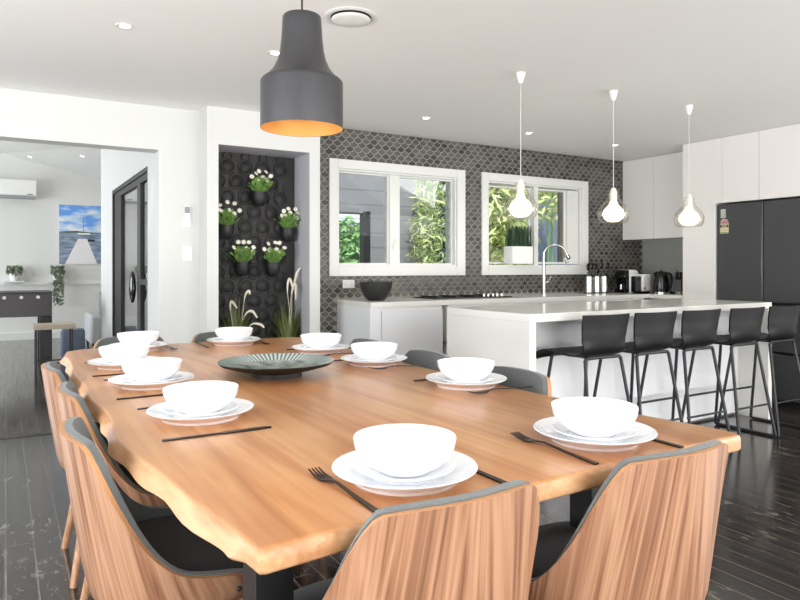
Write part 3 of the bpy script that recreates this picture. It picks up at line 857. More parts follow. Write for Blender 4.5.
b.f.append(tuple(reversed(range(n)))); b.m.append(0)
for k in range(len(layers) - 1):
    for i in range(n):
        j = (i + 1) % n
        b.f.append((k * n + i, k * n + j, (k + 1) * n + j, (k + 1) * n + i)); b.m.append(0 if k < 1 else 1)
b.f.append(tuple(4 * n + i for i in range(n))); b.m.append(1)
b.build('tabletop', ['table_wood', 'bark'], tb, angle=50)
for y in (1.30, 3.50):
    f = MB()
    f.box(.42, y - .04, TZ - TT - .012, 1.42, y + .04, TZ - TT)
    f.box(.42, y - .04, 0, 1.42, y + .04, .012)
    f.build('leg_frame_bar', 'black_metal', tb, smooth=False)
    for x in (.42, 1.34):
        MB().box(x, y - .04, .012, x + .08, y + .04, TZ - TT - .012).build('leg', 'black_metal', tb, smooth=False, bevel=.002)
MB().box(.86, 1.34, .58, .94, 3.46, .64).build('stretcher', 'black_metal', tb, smooth=False)

# ------------------------------------------------------------------ dining chairs
def chair_zt(a):           # a = |angle| in degrees -> top height of the shell
    if a < 40: return .802 - .006 * (a / 40) ** 4
    z = .470 + .326 * math.exp(-((a - 40) / 29.0) ** 1.8)
    return z - .03 * smooth01((a - 98) / 16.0)
def chair_pt(deg, z):
    a = radians(abs(deg)); s = 1 if deg >= 0 else -1
    if abs(deg) <= 90:
        x0 = .250 * sin(a) ** .68 if a > 0 else 0; y0 = -.225 * cos(a) ** .8 if abs(deg) < 89.99 else 0
    else:
        x0 = .250 - .035 * ((abs(deg) - 90) / 24) ** 2; y0 = (abs(deg) - 90) / 24 * .235
    x1 = .42 * sin(a * .54); y1 = -.282 + .42 * (1 - cos(a * .54))
    t = max(0, min(1.1, (z - .44) / .36)); t = t ** .9
    wgt = t
    x = x0 * (1 - wgt) + x1 * wgt; y = y0 * (1 - wgt) + y1 * wgt
    if z < .44:
        k = 1 - .45 * ((.44 - z) / .08) ** 2
        x *= k; y *= k
    return Vector((s * x, y, z))
def chair_shell(o0, o1, zb, dz, degm, v0m, name, mats, par, rim_mat=1):
    b = MB(); nu, nv = 56, 18; uv = {}
    def surf(i, j, off):
        deg = -degm + 2 * degm * i / nu
        z1 = chair_zt(abs(deg) * (114 / max(degm, 1)) if False else abs(deg)) + dz
        z0 = zb
        z = z0 + (z1 - z0) * j / nv
        p = chair_pt(deg, z)
        e = .8
        q1 = chair_pt(min(114, deg + e), z); q0 = chair_pt(max(-114, deg - e), z)
        tn = (q1 - q0).normalized(); nn = Vector((-tn.y, tn.x, 0))
        return p + nn * off, (deg / 114 * .5, z)
    for side, off in ((0, o0), (1, o1)):
        for i in range(nu + 1):
            for j in range(nv + 1):
                p, w = surf(i, j, off); b.v.append(tuple(p)); uv[len(b.v) - 1] = w
    N = (nu + 1) * (nv + 1); idx = lambda i, j: i * (nv + 1) + j
    for i in range(nu):
        for j in range(nv):
            a, c, d_, e = idx(i, j), idx(i + 1, j), idx(i + 1, j + 1), idx(i, j + 1)
            b.f.append((a, c, d_, e)); b.m.append(0); b.f.append((N + a, N + e, N + d_, N + c)); b.m.append(0)
    for i in range(nu):
        for j in (0, nv):
            a, c = idx(i, j), idx(i + 1, j); b.f.append((a, c, N + c, N + a)); b.m.append(rim_mat)
    for j in range(nv):
        for i in (0, nu):
            a, c = idx(i, j), idx(i, j + 1); b.f.append((a, c, N + c, N + a)); b.m.append(rim_mat)
    b.uv = uv
    return b.build(name, mats, par, angle=50)
def make_chair(label):
    t = thing('dining_chair', label, 'chair', group='walnut shell dining chairs around the table')
    shell = chair_shell(0, .013, .375, 0, 112, 0, 'backrest_shell', ['walnut', 'ply_edge'], t)
    chair_shell(.0135, .031, .45, .005, 108, 0, 'backrest_padding', ['fabric', 'fabric'], t, 0)
    # seat cushion: rounded slab
    c = MB(); N = 40; lay = []
    def ring(k, z):
        o = len(c.v)
        for i in range(N):
            a = 2 * pi * i / N
            ca, sa = cos(a), sin(a)
            e = .62
            x = .222 * k * (abs(ca) ** e) * (1 if ca > 0 else -1); y = (.215 * k) * (abs(sa) ** e) * (1 if sa > 0 else -1)
            c.v.append((x, y + .03 , z))
        return o
    rs = [ring(.93, .425), ring(.985, .432), ring(1, .45), ring(.985, .466), ring(.93, .476), ring(.6, .480)]
    c.f.append(tuple(reversed(range(N)))); c.m.append(0)
    for A_, B_ in zip(rs[:-1], rs[1:]):
        for i in range(N): j = (i + 1) % N; c.f.append((A_ + i, A_ + j, B_ + j, B_ + i)); c.m.append(0)
    c.f.append(tuple(rs[-1] + i for i in range(N))); c.m.append(0)
    c.build('seat_cushion', 'seat_fabric', t)
    MB().box(-.15, -.14, .385, .15, .19, .4245).build('seat_base', 'black_metal', t, bevel=.01)
    for sx in (-1, 1):
        for (ya, yb) in ((-.115, -.185), (.165, .235)):
            MB().tube([(sx * .13, ya, .40), (sx * .205, yb, 0.0)], [.019, .0125], 14).build('leg', 'leg_wood', t)
    for sx in (-1, 1):
        p = chair_pt(sx * 98, .44)
        s_ = MB(); s_.sphere((0, 0, 0), .007, 10, 6); s_.xf(Matrix.Translation(p)); s_.build('screw', 'black_metal', shell)
    return t
CH = [  # x, y, rotation (0 faces +Y), label
    (.668, 1.165, 0.0, 'walnut backed chair at the near end, tucked in under the front middle plate'),
    (1.232, 1.155, 0.0, 'walnut backed chair at the near end, at the right corner of the table'),
    (.392, 1.775, -pi / 2, 'walnut backed chair on the left side, nearest to the viewer'),
    (.42, 2.38, -pi / 2, 'walnut backed chair on the left side, middle of three'),
    (.402, 2.95, -pi / 2, 'walnut backed chair on the left side, farthest of three'),
    (1.415, 1.92, pi / 2, 'grey padded chair on the island side, nearest to the viewer'),
    (1.415, 2.52, pi / 2, 'grey padded chair on the island side, middle of three'),
    (1.415, 3.10, pi / 2, 'grey padded chair on the island side, farthest of three'),
    (.60, 3.72, pi, 'grey padded chair at the far end, toward the lounge opening'),
    (1.12, 3.72, pi, 'grey padded chair at the far end, toward the planter niche')]
ch0 = None
for x, y, rz, lab in CH:
    if ch0 is None: ch0 = make_chair(lab); ch0.location = (x, y, 0); ch0.rotation_euler = (0, 0, rz)
    else: dup(ch0, (x, y, 0), rz, lab)

# ------------------------------------------------------------------ place settings
def make_dinner_plate():
    pr = [(0, .004), (.098, .004), (.102, 0), (.106, 0), (.108, .006), (.125, .016), (.147, .026), (.1485, .028), (.147, .0295), (.125, .0205), (.106, .012), (0, .010)]
    return MB().lathe(pr, 56)
def make_side_plate():
    pr = [(0, .003), (.068, .003), (.070, 0), (.073, 0), (.075, .004), (.085, .009), (.102, .017), (.1032, .0185), (.102, .0198), (.085, .0125), (.073, .0085), (0, .007)]
    return MB().lathe(pr, 48)
def make_bowl():
    pr = [(0, .003), (.046, .003), (.049, 0), (.053, 0), (.056, .003), (.075, .014), (.092, .030), (.102, .048), (.105, .066), (.1045, .0685), (.1025, .067), (.099, .049), (.089, .032), (.073, .0175), (.054, .009), (0, .007)]
    return MB().lathe(pr, 48)
def flat_ribbon(b, pts, th):   # pts: (y, z, half width)
    o = len(b.v); n = len(pts)
    for y, z, w in pts: b.v += [(-w, y, z), (w, y, z), (w, y, z + th), (-w, y, z + th)]
    for i in range(n - 1):
        a = o + i * 4
        for k in range(4): b.f.append((a + k, a + (k + 1) % 4, a + 4 + (k + 1) % 4, a + 4 + k)); b.m.append(0)
    b.f.append((o, o + 3, o + 2, o + 1)); b.m.append(0)
    e = o + (n - 1) * 4; b.f.append((e, e + 1, e + 2, e + 3)); b.m.append(0)
def make_fork():
    b = MB()
    flat_ribbon(b, [(-.14, .001, .0055), (-.135, .0005, .0065), (-.04, .004, .0042), (.03, .009, .0032), (.058, .006, .0045), (.072, .003, .0115), (.082, .002, .0135), (.090, .002, .0135)], .0028)
    for k in range(4):
        x = -.0113 + k * .00753; i0 = len(b.v)
        flat_ribbon(b, [(.089, .002, .0022), (.115, .0035, .0019), (.142, .009, .0011)], .0022)
        for i in range(i0, len(b.v)): v = b.v[i]; b.v[i] = (v[0] + x, v[1], v[2])
    return b
def make_knife():
    b = MB()
    flat_ribbon(b, [(-.14, .0005, .006), (-.135, .0003, .0068), (-.02, .0005, .0058), (0, .0005, .0052), (.012, .0005, .0085), (.09, .0004, .0095), (.125, .0004, .007), (.14, .0004, .002)], .0038)
    return b
PL = [  # x, y, rotation of the diner's facing, place words
    (.700, 1.160, 0, 'near end, left place'),
    (1.262, 1.178, 0, 'near end, right corner place'),
    (.484, 1.934, -pi / 2, 'left side, place nearest the viewer'),
    (.462, 2.554, -pi / 2, 'left side, middle place'),
    (.446, 3.090, -pi / 2, 'left side, farthest place'),
    (1.449, 1.968, pi / 2, 'island side, place nearest the viewer'),
    (1.415, 2.610, pi / 2, 'island side, middle place'),
    (1.383, 3.117, pi / 2, 'island side, farthest place'),
    (.600, 3.690, pi, 'far end, left place toward the lounge'),
    (1.105, 3.690, pi, 'far end, place before the planter niche')]
src = {}
def place(kind, mk, m, label, loc, rz, group, cat):
    if kind not in src:
        o = mk().build(kind, m, angle=35); src[kind] = o
    else:
        o = src[kind].copy(); COL.objects.link(o)
    o.location = loc; o.rotation_euler = (0, 0, rz)
    tag(o, label, cat, group); return o
for (x, y, rz, w) in PL:
    R_ = Matrix.Rotation(rz, 3, 'Z')
    place('dinner_plate', make_dinner_plate, 'porcelain', 'large white dinner plate under the stack at the ' + w, (x, y, TZ), 0, 'white dinner plates', 'plate')
    place('side_plate', make_side_plate, 'porcelain', 'small white side plate under the bowl at the ' + w, (x, y, TZ + .0105), 0, 'white side plates', 'plate')
    place('bowl', make_bowl, 'porcelain', 'deep white bowl on the plates at the ' + w, (x, y, TZ + .019), 0, 'white bowls on plates', 'bowl')
    jit = random.uniform(-.04, .04)
    kx = .176 if rz in (0,) else .18
    kf = Vector((-kx + (.034 if w.startswith('near end, left') else .026), -.012 if rz == 0 else 0, 0)); kk = Vector((kx - .01, -.075 if rz == 0 else -.02, 0))
    if rz == -pi / 2: kk = Vector((.222, -.01, 0)); kf = Vector((-.20, 0, 0))
    if rz == 0: kk = Vector((.152 if x < 1 else .125, -.02, 0))
    if rz == pi / 2: kf = Vector((-.155, -.04, 0))
    p = R_ @ kf; place('fork', make_fork, 'cutlery', 'matte black fork at the ' + w, (x + p.x, y + p.y, TZ), rz + jit, 'black forks', 'fork')
    p = R_ @ kk; place('knife', make_knife, 'cutlery', 'matte black knife at the ' + w, (x + p.x, y + p.y, TZ), rz + jit * .5, 'black knives', 'knife')
# centre platter
pt = thing('platter', 'round teal grey ceramic platter with a ribbed rim in the middle of the table', 'platter', (.93, 2.53, TZ))
MB().lathe([(0, .006), (.085, .006), (.09, 0), (.10, 0), (.10, .016), (.16, .030), (.215, .046), (.226, .056), (.2275, .0595)], 72).build('platter_base', 'black_pot', pt)
MB().lathe([(.2275, .0597), (.222, .0588), (.15, .037), (.10, .027), (0, .024)], 72).build('platter_face', 'platter', pt, angle=60)

# ------------------------------------------------------------------ lamps
pl = thing('pendant_lamp', 'large dark grey metal pendant lamp with golden inside over the table', 'lamp', (.985, 2.40, 1.725))
outer = [(.158, 0), (.158, .172), (.157, .180), (.150, .188), (.128, .205), (.108, .230), (.093, .262), (.084, .30), (.079, .345), (.0755, .40), (.074, .428), (.070, .434), (0, .436)]
inner = [(.1565, .001), (.1565, .172), (.148, .186), (.126, .203), (.106, .228), (.091, .260), (.082, .30), (.077, .345), (.0735, .40), (.07, .43), (0, .431)]
MB().lathe(outer, 64).lathe([(.158, 0), (.1565, .001)], 64).build('lamp_shade', 'pendant', pl, angle=35)
MB().lathe(inner, 64).build('shade_lining', 'gold', pl, angle=35)
MB().tube([(0, 0, .436), (0, 0, H - 1.73 - .02)], .004, 8).build('cord', 'black_metal', pl)
MB().lathe([(0, H - 1.73 - .03), (.05, H - 1.73 - .03), (.055, H - 1.73 - .001), (0, H - 1.73 - .001)], 24).build('ceiling_rose', 'black_metal', pl)
MB().sphere((0, 0, .16), .04, 16, 10).build('bulb', M['emit_bulb'], pl)
MB().lathe([(0, .19), (.02, .19), (.02, .25), (0, .25)], 16).build('socket', 'black_metal', pl)
glp = None
for x, lab in ((2.728, 'left of three glowing glass pendant lamps over the island'), (3.548, 'middle of three glowing glass pendant lamps over the island'), (4.352, 'right of three glowing glass pendant lamps over the island, before the pantry')):
    if glp is None:
        glp = thing('glass_pendant', lab, 'lamp', (x, 3.14, 1.488), group='glass pendants over the island')
        pr = [(0, .0), (.04, .001), (.078, .005), (.091, .014), (.101, .040), (.104, .066), (.099, .092), (.084, .118), (.063, .140), (.047, .158), (.039, .176), (.037, .200), (.035, .214), (.028, .224), (.014, .229)]
        MB().lathe(pr, 36).build('glass_shade', 'bulb_glass', glp)
        sk = MB().lathe([(0, .150), (.024, .150), (.024, .205), (.018, .232), (.010, .242), (0, .242)], 20).build('socket', 'white_plastic', glp)
        MB().lathe([(0, .010), (.035, .014), (.060, .033), (.071, .060), (.064, .090), (.045, .112), (.029, .128), (.021, .149), (0, .1495)], 28).build('bulb', M['emit_bulb'], sk)
        MB().tube([(0, 0, .242), (0, 0, H - 1.49 - .075)], .0026, 8).build('cord', 'cord_white', glp)
        MB().lathe([(0, H - 1.49 - .075), (.012, H - 1.49 - .075), (.026, H - 1.49 - .03), (.030, H - 1.49 - .011), (0, H - 1.49 - .011)], 24).build('ceiling_cup', 'white_plastic', glp)
    else: dup(glp, (x, 3.14, 1.488), 0, lab)
dl0 = None
DL = [(.516, 3.568, H, 'recessed downlight in the ceiling toward the lounge opening'), (1.309, 3.586, H, 'recessed downlight just left of the large pendant'), (2.929, 4.521, H, 'recessed downlight above the louvre window'),
      (4.052, 4.552, H, 'recessed downlight above the tap window'), (5.18, 4.564, H, 'recessed downlight nearest the corner wall cabinets')]
for x, y, z, lab in DL:
    if dl0 is None:
        dl0 = thing('downlight', lab, 'ceiling light', (x, y, z), group='recessed downlights')
        MB().lathe([(.026, -.002), (.045, -.004), (.046, -.0005), (.026, -.0005)], 28).build('trim_ring', 'trim', dl0)
        MB().lathe([(0, -.0025), (.025, -.0025), (.025, -.0005), (0, -.0005)], 24).build('lamp_face', 'emit_down', dl0)
    else: dup(dl0, (x, y, z), 0, lab)
    li = bpy.data.lights.new('downlight_beam', 'SPOT'); li.energy = 12; li.spot_size = radians(110); li.spot_blend = .8; li.color = (1, .93, .84); li.shadow_soft_size = .04
    lo = bpy.data.objects.new('downlight_beam', li); COL.objects.link(lo); lo.location = (x, y, z - .02)
for x, y, lab in ((.34, 12.1, 'left recessed downlight in the raked lounge ceiling'), (.963, 10.68, 'right recessed downlight in the raked lounge ceiling')):
    o = dup(dl0, (x, y, lz(x) - .001), 0, lab); o.rotation_euler = (0, math.atan(.22), 0)
v = thing('ceiling_vent', 'round white ceiling exhaust vent right of the large pendant', 'vent', (1.436, 2.883, H))
MB().lathe([(.098, -.004), (.118, -.008), (.130, -.002), (.130, -.0005), (.098, -.0005)], 44).build('vent_ring', 'trim', v)
MB().lathe([(0, -.001), (.099, -.001)], 44).build('vent_recess', 'black_metal', v)
MB().lathe([(0, -.022), (.07, -.020), (.092, -.014), (.094, -.012), (0, -.010)], 44).build('vent_disc', 'white_plastic', v)

# ------------------------------------------------------------------ planter niche
pn = MB(); NB = 5.352
pn.box(NX0 + .002, NB - .02, 0.002, NX1 - .004, NB, NZ - .004)
pnl = pn.build('planter_wall_panel', 'panel_black', smooth=False)
tag(pnl, 'black embossed vertical garden panel filling the niche', 'panel')
rel = MB(); cw = .150
for j in range(19):
    for i in range(7):
        cx = NX0 + .01 + (j % 2) * cw / 2 + i * cw; cz = .06 + j * .122
        if cx > NX1 - .06 or cx < NX0 + .06 or cz > NZ - .10: continue
        o = len(rel.v)
        rel.lathe([(0, .006), (.044, .006), (.048, .0)], 20)
        rel.lathe([(.055, 0), (.057, .009), (.063, .009), (.066, 0)], 22)
        rel.xf(Matrix.Translation((cx, NB - .02, cz)) @ Matrix.Rotation(pi / 2, 4, 'X') @ Matrix.Diagonal((.95, 1.05, 1, 1)), o)
        for sx in (-1, 1):
            rel.tube(bez([(cx + sx * .030, NB - .022, cz + .062), (cx + sx * .034, NB - .028, cz + .085), (cx + sx * .018, NB - .026, cz + .112)], 3), .006, 6)
rel.build('embossed_rings', 'panel_black', pnl, angle=60)
def wall_planter(label, x, z, seed):
    rnd = random.Random(seed)
    t = thing('flowering_plant', label, 'plant', (x, NB - .03, z), group='white flowering plants in the niche')
    o = MB().lathe([(0, -.115), (.03, -.113), (.050, -.09), (.060, -.045), (.062, 0), (.057, 0), (.055, -.03), (0, -.03)], 24)
    o.xf(Matrix.Translation((0, -.066, 0))); o.build('pot', 'black_pot', t)
    f = MB()
    for _ in range(190):
        a = rnd.uniform(0, 2 * pi); el = rnd.uniform(.7, 1.52); L = rnd.uniform(.08, .24)
        dv = Vector((cos(a) * cos(el), sin(a) * cos(el), sin(el)))
        if dv.y > 0.3: dv.y *= -1
        sd = dv.cross(Vector((rnd.uniform(-.5, .5), rnd.uniform(-.5, .5), 1))).normalized(); W_ = .012
        c = Vector((rnd.uniform(-.03, .03), -.066 + rnd.uniform(-.02, .02), -.02)); s0 = c + dv * L * .5
        d2 = dv * .045
        f.add([s0, s0 + d2 * .45 + sd * W_, s0 + d2 - Vector((0, 0, .008)), s0 + d2 * .45 - sd * W_], [(0, 1, 2, 3)])
        f.tube([c, s0], .0012, 4)
    f.build('foliage', 'leaf', t, smooth=False, fix=False)
    spots = [(-.075, .105), (-.045, .145), (-.005, .165), (.045, .155), (.085, .12), (.015, .115), (.055, .085), (-.035, .09)]
    for k, (px, pz) in enumerate(spots):
        px += rnd.uniform(-.012, .012); pz += rnd.uniform(-.012, .012)
        py = -.075 - rnd.uniform(.01, .05)
        bl = MB()
        for q in range(8):
            aa = q * 2 * pi / 8
            bl.add([(0, 0, .001), (.013 * cos(aa - .38), .013 * sin(aa - .38), .004), (.023 * cos(aa), .023 * sin(aa), .005), (.013 * cos(aa + .38), .013 * sin(aa + .38), .004)], [(0, 1, 2, 3)], 0)
        X_ = Matrix.Translation((px, py, pz)) @ Matrix.Rotation(rnd.uniform(.9, 1.5), 4, 'X') @ Matrix.Rotation(rnd.uniform(-.5, .5), 4, 'Y')
        bl.xf(X_); bo_ = bl.build('blossom', 'petal', t, smooth=False, fix=False)
        ey = MB().sphere((0, 0, .004), .006, 8, 6); ey.xf(X_); ey.build('flower_eye', 'petal_eye', bo_)
    return t
wall_planter('white flowering plant in a black pot, topmost in the niche', 1.782, 1.806, 1)
wall_planter('white flowering plant in a black pot, upper left of the niche', 1.512, 1.529, 2)
wall_planter('white flowering plant in a black pot, upper right of the niche', 2.032, 1.519, 3)
wall_planter('white flowering plant in a black pot, lower left of the niche', 1.643, 1.237, 4)
wall_planter('white flowering plant in a black pot, lower right of the niche', 1.902, 1.232, 5)
def grass(label, x, y, seed, plumes):
    rnd = random.Random(seed)
    t = thing('potted_grass', label, 'plant', (x, y, 0), group='potted grasses on the niche floor')
    MB().lathe([(0, 0), (.075, 0), (.095, .42), (.10, .45), (.093, .45), (.085, .42), (0, .42)], 24).build('pot', 'black_pot', t)
    MB().lathe([(0, .425), (.086, .425)], 20).build('soil', 'soil', t)
    b = MB()
    for _ in range(130):
        a = rnd.uniform(0, 2 * pi); L = rnd.uniform(.34, .60); sp = rnd.uniform(.02, .17)
        c = Vector((.03 * cos(a), .02 * sin(a), .42)); sd = Vector((-sin(a), cos(a), 0)) * .0065
        pts = []
        for k in range(7):
            u = k / 6
            yy = sin(a) * sp * u ** 1.6 * .3
            pts.append(c + Vector((cos(a) * sp * u ** 1.6 * 1.15, yy, L * (u - .32 * u * u * sp / .16))))
        o = len(b.v)
        for k, p in enumerate(pts):
            w = sd * (1 - (k / 6) ** 2) + sd * .05; b.v += [tuple(p - w), tuple(p + w)]
        for k in range(6): b.f.append((o + 2 * k, o + 2 * k + 1, o + 2 * k + 3, o + 2 * k + 2)); b.m.append(0)
    b.build('blades', 'leaf_olive', t, smooth=False, fix=False)
    for pts in plumes:
        pts = [(p[0], p[1], p[2] + .10 * (p[2] - .43) / .3) for p in pts]
        P_ = bez(pts, 6); n = len(P_)
        q = MB(); q.tube([p for p in P_], [.002 if i < n * .45 else .004 + .007 * sin(pi * (i - n * .45) / (n * .56)) for i in range(n)], 8)
        q.build('plume', 'plume', t)
    return t
grass('spreading grass with cream plumes in a black pot, left on the niche floor', 1.575, 5.19, 11,
      [[(0, 0, .43), (.02, -.02, .62), (.06, -.04, .72), (.11, -.05, .74), (.15, -.06, .70)], [(0, 0, .43), (.05, -.03, .58), (.10, -.06, .66), (.17, -.07, .66), (.2, -.08, .64)],
       [(0, 0, .43), (-.03, -.03, .62), (-.06, -.04, .76), (-.05, -.04, .80), (-.01, -.05, .76)], [(0, 0, .43), (.04, -.01, .66), (.06, -.02, .82), (.09, -.03, .86), (.10, -.03, .84)]])
grass('spiky grass with white curling plumes in a black pot, right on the niche floor', 2.01, 5.19, 12,
      [[(0, 0, .43), (.01, -.02, .66), (-.02, -.03, .86), (.0, -.03, .93), (.03, -.04, .86)], [(0, 0, .43), (.02, -.01, .70), (.03, -.02, .86), (.07, -.02, .97), (.10, -.03, 1.0)],
       [(0, 0, .43), (.0, -.03, .70), (.01, -.05, .85), (.04, -.05, .90), (.045, -.05, .80)]])

# ------------------------------------------------------------------ switches on the white wall
t = thing('remote_control', 'white remote control with grey screen held in a wall cradle', 'remote control', (1.197, WY, 1.585))
MB().box(-.036, -.012, -.085, .036, -.0008, -.01).build('cradle', 'white_plastic', t, bevel=.004)
hs = MB().box(-.026, -.026, -.07, .026, -.0125, .085).build('handset', 'white_plastic', t, bevel=.006)
MB().box(-.019, -.0275, .02, .019, -.0262, .07).build('screen', 'screen', hs, smooth=False)
t = thing('light_switch', 'white double light switch below the remote control', 'switch', (1.202, WY, 1.298))
pt_ = MB().box(-.037, -.009, -.058, .037, -.0008, .058).build('plate', 'white_plastic', t, bevel=.003)
for zz in (-.018, .018): MB().box(-.008, -.0125, zz - .012, .008, -.0092, zz + .012).build('rocker', 'trim', pt_, bevel=.001)
t = thing('power_outlet', 'white double power outlet on the tiles beside the black bowl', 'outlet', (2.577, WY - .004, 1.046))
pt_ = MB().box(-.058, -.010, -.036, .058, -.0008, .036).build('plate', 'white_plastic', t, bevel=.003)
for xx in (-.03, .03):
    MB().box(xx - .006, -.0125, .012, xx + .006, -.0102, .026).build('rocker', 'trim', pt_, bevel=.001)
    sl = MB()
    for a in (-1, 1): sl.box(xx + a * .008 - .001, -.0108, -.008, xx + a * .008 + .001, -.0101, .002)
    sl.box(xx - .001, -.0108, -.022, xx + .001, -.0101, -.013); sl.build('socket_slots', 'ink', pt_, smooth=False)

# ------------------------------------------------------------------ bench top objects
bo = MB().lathe([(0, .004), (.055, .004), (.058, 0), (.064, 0), (.09, .018), (.116, .06), (.134, .11), (.140, .152), (.137, .155), (.134, .150), (.126, .108), (.107, .062), (.08, .026), (0, .018)], 48)
tag(bo.build('bowl', 'bowl_black', loc=(2.675, 4.90, BH)), 'black ceramic bowl at the left end of the rear bench', 'bowl')
ck = thing('cooktop', 'black glass gas cooktop set in the rear bench', 'cooktop', (3.18, 4.76, BH))
MB().box(0, 0, 0, .86, .36, .010).build('glass_plate', 'black_gloss', ck, bevel=.003)
for k in range(4):
    MB().box(.06 + k * .2, .06, .0105, .07 + k * .2, .33, .024).box(.06 + k * .2, .18, .0105, .19 + k * .2, .19, .024).build('trivet', 'black_metal', ck, smooth=False)
for k in range(5):
    MB().lathe([(0, .034), (.013, .033), (.015, .0105), (0, .0105)], 16, (.60 + k * .052, .10, 0)).build('knob', 'steel', ck)
tp = thing('mixer_tap', 'tall steel gooseneck mixer tap in front of the right window', 'tap', (4.665, 5.02, BH))
MB().lathe([(0, 0), (.028, 0), (.028, .012), (.020, .018), (.020, .30), (0, .30)], 20).build('tap_body', 'steel', tp)
gp = [(0, 0, .29), (0, 0, .40), (.012, -.01, .455), (.065, -.03, .497), (.14, -.05, .50), (.20, -.07, .47), (.23, -.08, .42)]
MB().tube(bez(gp, 7), .011, 12).build('spout', 'steel', tp)
MB().tube([(.228, -.08, .425), (.25, -.087, .375)], [.014, .017], 14).build('spray_head', 'steel', tp)
MB().tube([(.26, -.09, .36), (.245, -.085, .40)], .0175, 12).build('spray_ring', 'black_gloss', tp)
MB().tube([(.015, 0, .12), (.06, 0, .125), (.085, -.01, .18)], [.012, .010, .006], 10).build('lever', 'steel', tp)
rnd = random.Random(5)
def canister(x, y, r, h, label, nut):
    t = thing('utensil_canister', label, 'canister', (x, y, BH), group='steel utensil canisters')
    MB().lathe([(0, 0), (r, 0), (r, h), (r - .003, h), (r - .003, .01), (0, .01)], 28).build('canister_body', 'steel', t)
    for z0 in (0, h - .011): MB().lathe([(r + .0005, z0), (r + .0015, z0), (r + .0015, z0 + .011), (r + .0005, z0 + .011)], 28).build('black_band', 'black_gloss', t)
    return t
cans = [(5.34, 'left steel utensil canister on the rear bench'), (5.455, 'middle steel utensil canister on the rear bench'), (5.565, 'right steel utensil canister on the rear bench')]
for x, lab in cans: canister(x, 5.06, .050, .19, lab, 3)
for k in range(6):
    x = 5.32 + k * .052; h = rnd.uniform(.25, .31); dx = rnd.uniform(-.02, .02)
    t = thing('cooking_utensil', 'black cooking utensil standing in the canisters, %s' % ['leftmost', 'second from left', 'third from left', 'third from right', 'second from right', 'rightmost and tilted'][k], 'utensil', (x, 5.06, BH + .012), group='black utensils in the canisters')
    if k == 5: dx = .05
    MB().tube([(0, 0, 0), (dx * .7, 0, h * .75)], .005, 8).build('handle', 'black_gloss', t)
    hb = MB(); hb.sphere((0, 0, 0), .025, 12, 8); hb.xf(Matrix.Translation((dx, 0, h * .93)) @ Matrix.Diagonal((.95, .35, 1.6, 1)))
    hb.build('head', 'black_gloss', t)
# coffee machine (white side, black front), toaster, kettle, steel toaster, espresso machine
t = thing('coffee_machine', 'white and black pod coffee machine, leftmost appliance in the corner', 'coffee machine', (5.69, 4.90, BH))
bsh = MB(); prof = [(-.0, 0), (.17, 0), (.17, .20), (.155, .235), (.12, .25), (.02, .25), (0, .235)]
def xz_prism(b, prof, y0, y1, mi=0):
    n = len(prof); o = len(b.v)
    b.v += [(x, y0, z) for x, z in prof] + [(x, y1, z) for x, z in prof]
    b.f.append(tuple(o + i for i in range(n))); b.m.append(mi); b.f.append(tuple(o + n + i for i in reversed(range(n)))); b.m.append(mi)
    for i in range(n): j = (i + 1) % n; b.f.append((o + i, o + n + i, o + n + j, o + j)); b.m.append(mi)
    return b
cmb = xz_prism(bsh, [(.105, 0), (.25, 0), (.25, .19), (.235, .235), (.20, .25), (.10, .25)], 0, .16).build('body', 'white_plastic', t, bevel=.008)
xz_prism(MB(), [(.035, 0), (.103, 0), (.103, .248), (.07, .242), (.045, .215), (.035, .17), (.05, .15), (.07, .14), (.07, .04), (.035, .03)], .01, .15).build('brew_head', 'black_gloss', t, bevel=.004)
MB().lathe([(0, 0), (.012, 0), (.013, .05), (0, .05)], 16, (.053, .08, .041)).build('cup', 'steel', t)
dsc = MB(); dsc.lathe([(0, 0), (.024, 0), (.024, .004), (0, .004)], 20); dsc.add([(-.02, .006, .004), (.02, .006, .004), (0, .045, .004), (-.02, .006, 0), (.02, .006, 0), (0, .045, 0)], [(0, 1, 2), (3, 5, 4), (0, 3, 4, 1), (1, 4, 5, 2), (2, 5, 3, 0)])
dsc.xf(Matrix.Translation((.185, -.0005, .11)) @ Matrix.Rotation(pi / 2, 4, 'X')); dsc.build('drop_emblem', 'black_gloss', cmb)
t = thing('toaster', 'white toaster between the coffee machine and the black kettle', 'toaster', (5.80, 4.76, BH))
MB().box(.03, 0, .018, .170, .16, .205).build('body', 'white_plastic', t, bevel=.018)
MB().box(.01, .02, .01, .029, .14, .18).build('end_cap', 'black_gloss', t, bevel=.005)
MB().box(-.005, .06, .13, .0095, .10, .15).build('lever', 'black_gloss', t, bevel=.002)
MB().box(.04, .02, 0, .16, .14, .0178).build('base', 'black_gloss', t, smooth=False)
MB().box(.05, .04, .2052, .15, .06, .207).box(.05, .10, .2052, .15, .12, .207).build('bread_slot', 'ink', t, smooth=False)
MB().lathe([(0, 0), (.010, 0), (.010, .006), (0, .006)], 14).xf(Matrix.Translation((.055, -.0002, .055)) @ Matrix.Rotation(pi / 2, 4, 'X')).build('dial', 'black_gloss', t)
t = thing('kettle', 'glossy black electric kettle between the two toasters', 'kettle', (5.955, 4.63, BH))
MB().lathe([(0, 0), (.085, 0), (.085, .02), (0, .02)], 28).build('base', 'steel', t)
MB().lathe([(0, .0205), (.082, .0205), (.084, .05), (.076, .17), (.068, .215), (.05, .232), (.012, .236), (.012, .25), (0, .25)], 32).build('kettle_body', 'black_gloss', t)
MB().tube(bez([(.06, -.02, .215), (.10, -.04, .205), (.115, -.045, .14), (.10, -.04, .07), (.075, -.03, .05)], 6), .011, 10).build('handle', 'black_gloss', t)
MB().tube([(-.06, .01, .18), (-.09, .015, .215)], [.022, .012], 12).build('spout', 'black_gloss', t)
